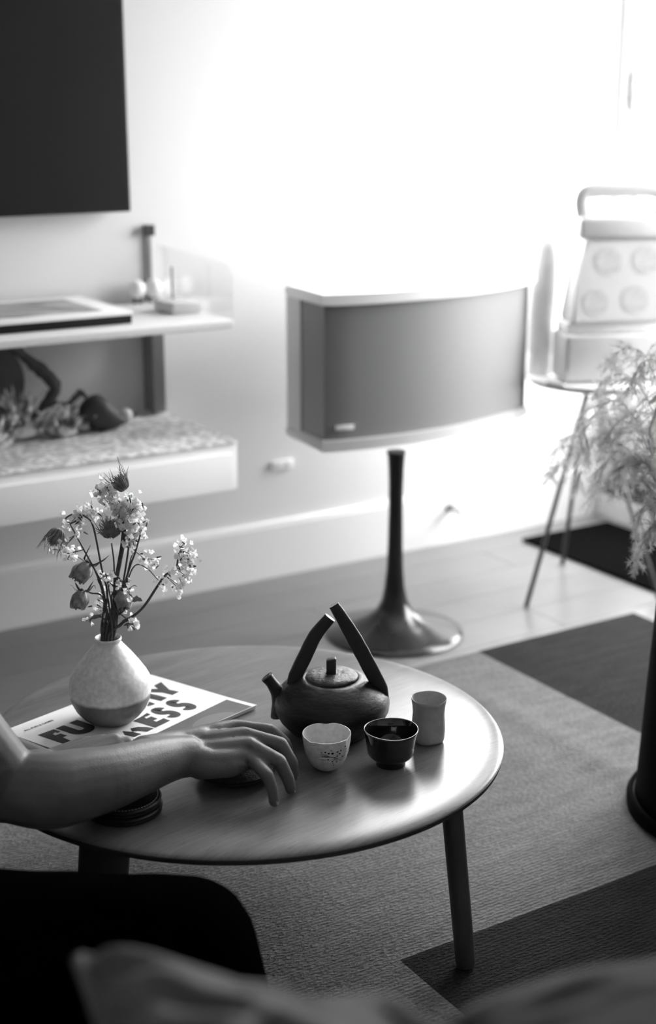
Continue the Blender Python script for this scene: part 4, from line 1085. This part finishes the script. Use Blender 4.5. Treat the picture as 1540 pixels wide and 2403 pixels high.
statice('statice_sprig', 'tallest white papery sprig, its big head just below the top thistle',
        [([(268, 1440), (272, 1370), (290, 1262), (284, 1215)], 0.0030, 0.0042)],
        [(240, 1138), (232, 1155), (245, 1170), (262, 1160), (258, 1180), (275, 1185), (290, 1195), (300, 1175), (322, 1178), (318, 1200), (296, 1212), (280, 1205), (310, 1222), (330, 1232), (334, 1245), (300, 1235), (286, 1240), (322, 1255), (268, 1172), (306, 1190), (252, 1150), (272, 1195), (292, 1225)], 9, 11, size=0.0074)
statice('statice_sprig', 'white papery sprig on the left arching behind the drooping thistle',
        [([(250, 1430), (228, 1350), (197, 1290), (178, 1255), (165, 1230)], 0.0016, 0.0010)],
        [(205, 1202), (215, 1208), (222, 1200), (190, 1215), (178, 1222), (160, 1230), (185, 1205), (188, 1245), (128, 1282), (140, 1288), (160, 1300), (168, 1296), (150, 1285)], 6, 12, size=0.006)
statice('statice_sprig', 'white papery sprig hanging at the end of the long stem on the right',
        [([(277, 1470), (330, 1432), (368, 1378), (388, 1350), (412, 1334), (418, 1310), (420, 1290)], 0.0022, 0.0012)],
        [(430, 1278), (438, 1288), (425, 1298), (440, 1302), (448, 1300), (432, 1315), (442, 1322), (452, 1328), (430, 1335), (434, 1350), (424, 1362), (430, 1378), (426, 1388), (418, 1372), (380, 1356), (384, 1370), (388, 1345)], 5, 13, size=0.0066)
statice('statice_sprig', 'small white papery sprig on a thin stem right of the big head',
        [([(285, 1400), (305, 1330), (318, 1295), (332, 1245)], 0.0019, 0.0012), ([(290, 1385), (316, 1328), (345, 1334), (372, 1362)], 0.0012, 0.0007), ([(290, 1385), (312, 1300), (340, 1312)], 0.0010, 0.0006)],
        [(338, 1310), (350, 1316), (362, 1312), (366, 1322), (303, 1273), (312, 1270)], 5, 14, size=0.006)
statice('statice_sprig', 'white papery sprig low in the middle behind the rose heads',
        [([(262, 1430), (255, 1380), (248, 1345)], 0.0014, 0.0009), ([(270, 1430), (285, 1400), (296, 1375)], 0.0014, 0.0009)],
        [(240, 1345), (252, 1352), (262, 1362), (285, 1368), (298, 1375), (305, 1390), (235, 1410), (225, 1425), (250, 1400), (310, 1460), (316, 1470), (300, 1455), (208, 1455)], 4, 15, size=0.0062)

def thistle(label, path, head, axis, r, nb, seed, blen=0.03, droop=0.2):
    rnd = random.Random(seed); t = thing('dried_thistle', label, 'dried flower', V((VC.x, VC.y, VC.z + 0.02)), GF)
    b = NB(); stem_to(b, [F_(*q) for q in path], 0.0017, 0.0011); obj('stem', b, M['stem'], t, smooth=60)
    c = F_(*head); ax = V(axis).normalized()
    b = NB(); a = ax.cross(V((0, 1, 0.1))).normalized(); e = ax.cross(a)
    bmesh.ops.create_icosphere(b, subdivisions=3, radius=1, matrix=frame(a * r * 0.8, e * r * 0.8, ax * r * 1.15, c))
    for v in b.verts: v.co += (v.co - c) * (0.22 * (noise.noise(v.co * 900)))
    for _ in range(120):
        th = rnd.uniform(0, 2 * PI); ph = rnd.uniform(0.2, 2.2); d = (ax * math.cos(ph) + (a * math.cos(th) + e * math.sin(th)) * math.sin(ph)); p = c + d * r * 0.85
        tube(b, [p, p + d * r * 0.5 + ax * r * 0.25], [0.0007, 0.0002], 4)
    obj('cone', b, M['thistle'], t, smooth=40)
    b = NB(); base = c - ax * r * 1.1
    for k in range(nb):
        th = 2 * PI * k / nb + rnd.uniform(-0.2, 0.2); o_ = a * math.cos(th) + e * math.sin(th); L_ = blen * rnd.uniform(0.6, 1.15)
        pts = [base, base + o_ * r * 0.8 + ax * r * 0.2, base + o_ * (r * 1.35) + ax * L_ * 0.45, base + o_ * (r * (1.2 + rnd.uniform(-0.4, 1.0))) + ax * L_ + V((rnd.gauss(0, 1), rnd.gauss(0, 1), rnd.gauss(0, 1))) * 0.007]
        tube(b, smoothpath(pts, 4), [0.0009, 0.0010, 0.0007, 0.0002], 5)
        if rnd.random() < 0.6:
            q = pts[2]; tube(b, [q, q + (o_ + ax * 0.8 + V((rnd.gauss(0, 0.4), rnd.gauss(0, 0.4), 0))).normalized() * 0.010], [0.0006, 0.0001], 4)
    obj('bracts', b, M['thistle'], t, smooth=60)
thistle('dried spiky thistle at the very top of the bunch', [(278, 1430), (300, 1300), (308, 1200), (303, 1162)], (284, 1135), (-0.35, 0.2, 0.45), 0.0095, 24, 21, 0.038)
thistle('drooping spiky thistle hanging far left on a hooked stem', [(252, 1400), (238, 1330), (220, 1240), (205, 1215), (178, 1206), (158, 1213), (148, 1228)], (133, 1258), (-0.45, -0.2, -0.85), 0.0105, 30, 22, 0.038)
thistle('dark spiky thistle in the middle below the big white head', [(266, 1420), (268, 1330), (262, 1275)], (258, 1240), (0.05, -0.3, 1.0), 0.0125, 22, 23, 0.032)

def rose(label, path, head, axis, r, seed):
    rnd = random.Random(seed); t = thing('dried_rose', label, 'dried flower', V((VC.x, VC.y, VC.z + 0.02)), GF)
    b = NB(); stem_to(b, [F_(*q) for q in path], 0.0016, 0.0011); obj('stem', b, M['stem'], t, smooth=60)
    c = F_(*head); ax = V(axis).normalized(); a = ax.cross(V((0.1, 1, 0.2))).normalized(); e = ax.cross(a)
    b = NB()
    for k in range(13):
        f = k / 12; R_o = r * (0.28 + 0.72 * f ** 0.7); th0 = k * 2.39996; wid = 1.15 + 0.35 * (1 - f)
        nu, nv = 8, 6; g = []
        for i in range(nu + 1):
            row_ = []
            for j in range(nv + 1):
                x = (i / nu - 0.5) * 2; y = j / nv
                th = th0 + x * wid * (0.55 + 0.45 * math.sin(PI * min(1, y * 0.8 + 0.15)))
                prof_ = math.sin(PI * min(1, 0.12 + (0.58 + 0.03 * (k % 3)) * y)) ** 0.8
                rr = R_o * prof_ * (1 + 0.10 * (y > 0.85) * f) * (1 - 0.16 * (k % 2)) + 0.0020 * noise.noise(V((x * 2 + k, y * 3, seed)))
                zz = -r * 0.95 + y * r * (1.80 + 0.15 * (1 - f) + 0.14 * math.sin(k * 1.7)) - abs(x) ** 2.5 * r * 0.35 * y + 0.0012 * noise.noise(V((x * 3, y * 2 + k * 3, seed)))
                row_.append(b.verts.new(c + (a * math.cos(th) + e * math.sin(th)) * rr + ax * zz))
            g.append(row_)
        for i in range(nu):
            for j in range(nv): b.faces.new((g[i][j], g[i + 1][j], g[i + 1][j + 1], g[i][j + 1]))
    obj('petals', b, M['rose'], t, smooth=180, keep=True)
    b = NB(); base = c - ax * r * 0.95
    bmesh.ops.create_icosphere(b, subdivisions=2, radius=r * 0.32, matrix=Matrix.Translation(base))
    for k in range(5):
        th = 2 * PI * k / 5 + seed; o_ = a * math.cos(th) + e * math.sin(th); L_ = r * rnd.uniform(1.3, 2.0)
        pts = smoothpath([base, base + o_ * r * 0.7 - ax * r * 0.05, base + o_ * L_ * 0.8 + ax * r * rnd.uniform(-0.9, 0.1), base + o_ * L_ + ax * r * rnd.uniform(-1.6, -0.2)], 4)
        tube(b, pts, [0.0018, 0.0026, 0.0016, 0.0003], 6, flat=0.25, up=ax)
    obj('sepals', b, M['leaf'], t, smooth=60)
rose('dried rose head highest on the left, above the other two roses', [(252, 1440), (240, 1375), (222, 1335), (212, 1322)], (194, 1343), (-0.35, -0.35, -0.55), 0.0165, 31)
rose('dried rose head lowest left, hanging over the vase shoulder', [(250, 1440), (238, 1398), (215, 1392), (200, 1385)], (188, 1408), (-0.15, -0.4, -0.8), 0.0145, 32)
rose('dried rose head nearest the camera in the middle of the bunch', [(268, 1440), (262, 1400), (275, 1380), (284, 1384)], (289, 1408), (0.25, -0.55, -0.75), 0.0165, 33)

def leaf(b, p0, d, L_, w_, up):
    d = V(d).normalized(); s = d.cross(V(up)).normalized(); n_ = s.cross(d); g = []
    for i in range(7):
        f = i / 6; ww = w_ * math.sin(PI * min(1, 0.08 + f * 0.92)) ** 0.8 * (1 + (0.25 if i % 2 else -0.1)); q = V(p0) + d * L_ * f + n_ * (math.sin(f * 3) * L_ * 0.15)
        g.append((b.verts.new(q - s * ww + n_ * ww * 0.4), b.verts.new(q), b.verts.new(q + s * ww + n_ * ww * 0.4)))
    for A_, B_ in zip(g, g[1:]):
        b.faces.new((A_[0], A_[1], B_[1], B_[0])); b.faces.new((A_[1], A_[2], B_[2], B_[1]))
lv = thing('leafy_stems', 'bare dark stems with a few dry leaves standing low in the vase neck', 'dried flower', V((VC.x, VC.y, VC.z + 0.02)), GF)
b = NB()
for s in ([(292, 1430), (310, 1412)], [(250, 1462), (238, 1448), (220, 1452)], [(284, 1468), (298, 1452)], [(245, 1400), (230, 1362)], [(256, 1420), (250, 1392)], [(262, 1440), (262, 1395)], [(274, 1450), (278, 1405)], [(258, 1460), (247, 1410)], [(268, 1455), (272, 1400)]):
    stem_to(b, [F_(*q) for q in s], 0.0018, 0.0010)
obj('stem', b, M['stem'], lv, smooth=60)
for p0, d, L_, w_ in ((F_(306, 1412), (1, -0.2, 0.1), 0.020, 0.006), (F_(238, 1446), (-1, -0.2, -0.35), 0.020, 0.0035), (F_(284, 1462), (1, -0.3, 0.25), 0.024, 0.0040), (F_(290, 1468), (1, 0.1, -0.05), 0.022, 0.0030), (F_(282, 1452), (0.5, -0.4, 0.8), 0.020, 0.0035)):
    b = NB(); leaf(b, p0, d, L_, w_, (0, -0.5, 1)); obj('leaf', b, M['leaf'], lv, smooth=60, keep=True)

# ------------------------------------------------------------------ dark drum planter stand, glass vase, asparagus fern
DC = V((0.735, 2.310, 0.0075))
dr = thing('drum_stand', 'tall black round drum at the right edge with a flared foot ring', 'drum', DC)
b = NB(); lathe(b, [(0, 0), (0.200, 0), (0.205, 0.004), (0.206, 0.020), (0.203, 0.026), (0.199, 0.029), (0.195, 0.024), (0, 0.024)], DC, 96); obj('foot_ring', b, M['planter'], dr, smooth=50)
prof = [(0, 0.024), (0.192, 0.024), (0.190, 0.05), (0.184, 0.20), (0.1775, 0.34), (0.176, 0.372), (0.173, 0.382), (0.167, 0.387), (0.15, 0.388), (0, 0.388)]
b = NB(); lathe(b, prof, DC, 96); obj('drum', b, M['planter'], dr, smooth=50)
GC = DC + V((-0.10, -0.02, 0.3885))
gv_ = thing('glass_vase', 'clear round glass vase on the black drum holding the fern', 'vase', GC)
b = NB(); lathe(b, [(0, 0), (0.030, 0), (0.042, 0.006), (0.051, 0.022), (0.052, 0.040), (0.044, 0.058), (0.030, 0.070), (0.024, 0.085), (0.029, 0.100), (0.0275, 0.100), (0.0225, 0.085), (0.0285, 0.071), (0.042, 0.058), (0.050, 0.040), (0.049, 0.022), (0.040, 0.008), (0, 0.004)], GC, 56)
gm = mat('clear_glass', 0.95, 0.02, trans=1.0); obj('body', b, gm, gv_, smooth=60)
fr = thing('asparagus_fern', 'feathery asparagus fern spilling left from the glass vase', 'plant', GC + V((0, 0, 0.03)))
def frond(path, seed, nbr=26, blen=0.075, fine=1.0):
    rnd = random.Random(seed); b = NB(); sp_ = smoothpath([GC + V((rnd.uniform(-.008, .008), rnd.uniform(-.008, .008), 0.012)), GC + V((rnd.uniform(-.012, .012), rnd.uniform(-.012, .012), 0.098))] + path, 8); n = len(sp_)
    tube(b, sp_, [0.0011, 0.0009, 0.0004], 5)
    L_tot = n
    def needle(p, d, l):
        d = d.normalized(); s = d.cross(V((rnd.gauss(0, 1), rnd.gauss(0, 1), rnd.gauss(0, 1)))).normalized() * 0.00030
        b.faces.new((b.verts.new(p - s), b.verts.new(p + s), b.verts.new(p + d * l)))
        s2_ = d.cross(s).normalized() * 0.00030
        b.faces.new((b.verts.new(p - s2_), b.verts.new(p + s2_), b.verts.new(p + d * l)))
    for k in range(nbr):
        f = 0.36 + 0.64 * k / nbr; i = min(n - 2, int(f * (n - 1))); p = sp_[i]; t = (sp_[i + 1] - sp_[i]).normalized()
        r_ = V((rnd.gauss(0, 1), rnd.gauss(0, 1), rnd.gauss(0, 1))); sd = (r_ - t * r_.dot(t)).normalized()
        L_ = blen * 1.25 * rnd.uniform(0.4, 1.0) * (1.15 - f * 0.6); d = (sd + t * 0.9 + V((0, 0, -0.25))).normalized()
        m = 14
        q = [p + d * L_ * j / m + V((0, 0, -1)) * (L_ * 0.25) * (j / m) ** 2 for j in range(m + 1)]
        tube(b, q[::3], [0.00035, 0.0002], 3)
        for j in range(m + 1):
            for _ in range(5):
                r2 = V((rnd.gauss(0, 1), rnd.gauss(0, 1), rnd.gauss(0, 1))).normalized()
                needle(q[j], r2 + d * 0.7, rnd.uniform(0.006, 0.015) * fine)
    obj('frond', b, M['fern'], fr, smooth=0, keep=True)
def Q(u, v, Y): return PY(u, v, Y)
fronds = [
    [Q(1560, 1180, 2.36), Q(1520, 1040, 2.46), Q(1440, 980, 2.58), Q(1360, 1010, 2.66), Q(1300, 1060, 2.72)],
    [Q(1550, 1150, 2.38), Q(1500, 1030, 2.50), Q(1420, 1010, 2.60), Q(1370, 1090, 2.64), Q(1350, 1150, 2.66)],
    [Q(1560, 1120, 2.36), Q(1530, 960, 2.46), Q(1470, 880, 2.56), Q(1410, 900, 2.62), Q(1390, 960, 2.66)],
    [Q(1570, 1100, 2.34), Q(1550, 930, 2.42), Q(1510, 830, 2.50), Q(1460, 820, 2.56), Q(1430, 860, 2.60)],
    [Q(1560, 1170, 2.34), Q(1510, 1080, 2.42), Q(1450, 1060, 2.50), Q(1410, 1110, 2.54), Q(1400, 1170, 2.56)],
    [Q(1555, 1160, 2.36), Q(1500, 1000, 2.44), Q(1440, 940, 2.52), Q(1380, 1000, 2.58), Q(1360, 1080, 2.60)],
    [Q(1580, 1100, 2.32), Q(1570, 950, 2.36), Q(1540, 850, 2.40), Q(1500, 860, 2.44), Q(1480, 920, 2.46)],
    [Q(1560, 1200, 2.32), Q(1540, 1120, 2.36), Q(1500, 1080, 2.42), Q(1460, 1100, 2.46), Q(1440, 1150, 2.48)],
    [Q(1560, 1190, 2.34), Q(1530, 1060, 2.42), Q(1490, 980, 2.48), Q(1450, 990, 2.54), Q(1420, 1050, 2.56)],
    [Q(1555, 1250, 2.30), Q(1535, 1200, 2.30), Q(1510, 1190, 2.32), Q(1495, 1240, 2.34), Q(1490, 1300, 2.36)],
    [Q(1560, 1260, 2.28), Q(1540, 1230, 2.28), Q(1520, 1250, 2.30), Q(1500, 1300, 2.32), Q(1497, 1335, 2.33)],
    [Q(1590, 1150, 2.30), Q(1600, 1000, 2.30), Q(1570, 900, 2.34), Q(1540, 960, 2.38), Q(1520, 1040, 2.40)],
    [Q(1600, 1150, 2.32), Q(1640, 1000, 2.30), Q(1690, 930, 2.30), Q(1740, 980, 2.30)],
    [Q(1550, 1180, 2.36), Q(1480, 1060, 2.48), Q(1400, 1030, 2.60), Q(1320, 1090, 2.70), Q(1290, 1120, 2.74)],
]
for k, f_ in enumerate(fronds): frond(f_, 100 + k, 42 if k not in (9, 10) else 18, 0.060 if k not in (9, 10) else 0.035)

# ------------------------------------------------------------------ the sofa in the foreground with two cushions
sf = thing('sofa', 'dark fabric sofa seat in the near foreground under the cushions', 'sofa', V((0.1, 0.45, 0.0065)))
b = NB(); box(b, (0.1, 0.50, 0.24), (1.5, 0.80, 0.30), bev=0.03); obj('seat_base', b, M['sofa'], sf)
for x in (-0.28, 0.48):
    b = NB(); box(b, (x, 0.50, 0.435), (0.74, 0.78, 0.10), bev=0.035); obj('seat_cushion', b, M['sofa'], sf)
for x, y in ((-0.58, 0.16), (0.78, 0.16), (-0.58, 0.84), (0.78, 0.84)):
    b = NB(); tube(b, [V((x, y, 0.0085)), V((x, y, 0.10))], [0.018, 0.024], 14); obj('leg', b, M['blackmetal'], sf)
def pillow(name, label, TL, TR, BL, m, puff, seed, wr=0.010, pipe=True):
    TL, TR, BL = V(TL), V(TR), V(BL); BR = TR + BL - TL
    n_ = (TR - TL).cross(BL - TL).normalized()
    if n_.z < 0: n_ = -n_
    b = NB(); n = 44
    def pt(u, v, side):
        # corners pulled out, sides pinched in
        uu = u * 2 - 1; vv = v * 2 - 1
        pu = uu * (1 - 0.06 * (1 - vv * vv)); pv = vv * (1 - 0.06 * (1 - uu * uu))
        p = TL + (TR - TL) * (pu + 1) / 2 + (BL - TL) * (pv + 1) / 2
        h = puff * (max(0, (1 - uu ** 4)) * max(0, (1 - vv ** 4))) ** 0.62
        h += side * wr * noise.noise(V((uu * 2.3 + seed, vv * 5.2, 1.3 * side))) * min(1, h / (puff * 0.3))
        return p + n_ * side * h
    grid = {}
    for sd in (1, -1):
        for i in range(n + 1):
            for j in range(n + 1):
                edge = i in (0, n) or j in (0, n)
                if sd == -1 and edge: grid[(-1, i, j)] = grid[(1, i, j)]
                else: grid[(sd, i, j)] = b.verts.new(pt(i / n, j / n, sd))
        for i in range(n):
            for j in range(n):
                b.faces.new((grid[(sd, i, j)], grid[(sd, i + 1, j)], grid[(sd, i + 1, j + 1)], grid[(sd, i, j + 1)]))
    edgep = [grid[(1, i, 0)].co.copy() for i in range(n)] + [grid[(1, n, j)].co.copy() for j in range(n)] + [grid[(1, n - i, n)].co.copy() for i in range(n)] + [grid[(1, 0, n - j)].co.copy() for j in range(n)]
    cen = (TL + BR) / 2
    t = thing(name, label, 'cushion', V((cen.x, cen.y, min(p.z for p in edgep))))
    obj('cover', b, m, t, smooth=180)
    if pipe:
        b = NB(); tube(b, edgep + [edgep[0]], 0.0055, 8, caps=False); obj('piping', b, m, t, smooth=180)
def PD(u, v, D): return V((0, 0, CAMH)) + ray(u, v) * D
pillow('throw_pillow', 'pale linen throw pillow with a piped edge in the blurred foreground', PD(185, 2252, 1.02), PD(1060, 2432, 0.96), PD(345, 2930, 0.74), M['pillow'], 0.035, 2, 0.022)
pillow('nubby_cushion', 'dark nubby wool cushion in the bottom right foreground', PD(1030, 2405, 1.02), PD(1900, 2232, 1.04), PD(1180, 2960, 0.78), M['pillow2'], 0.050, 9, 0.006, pipe=False)
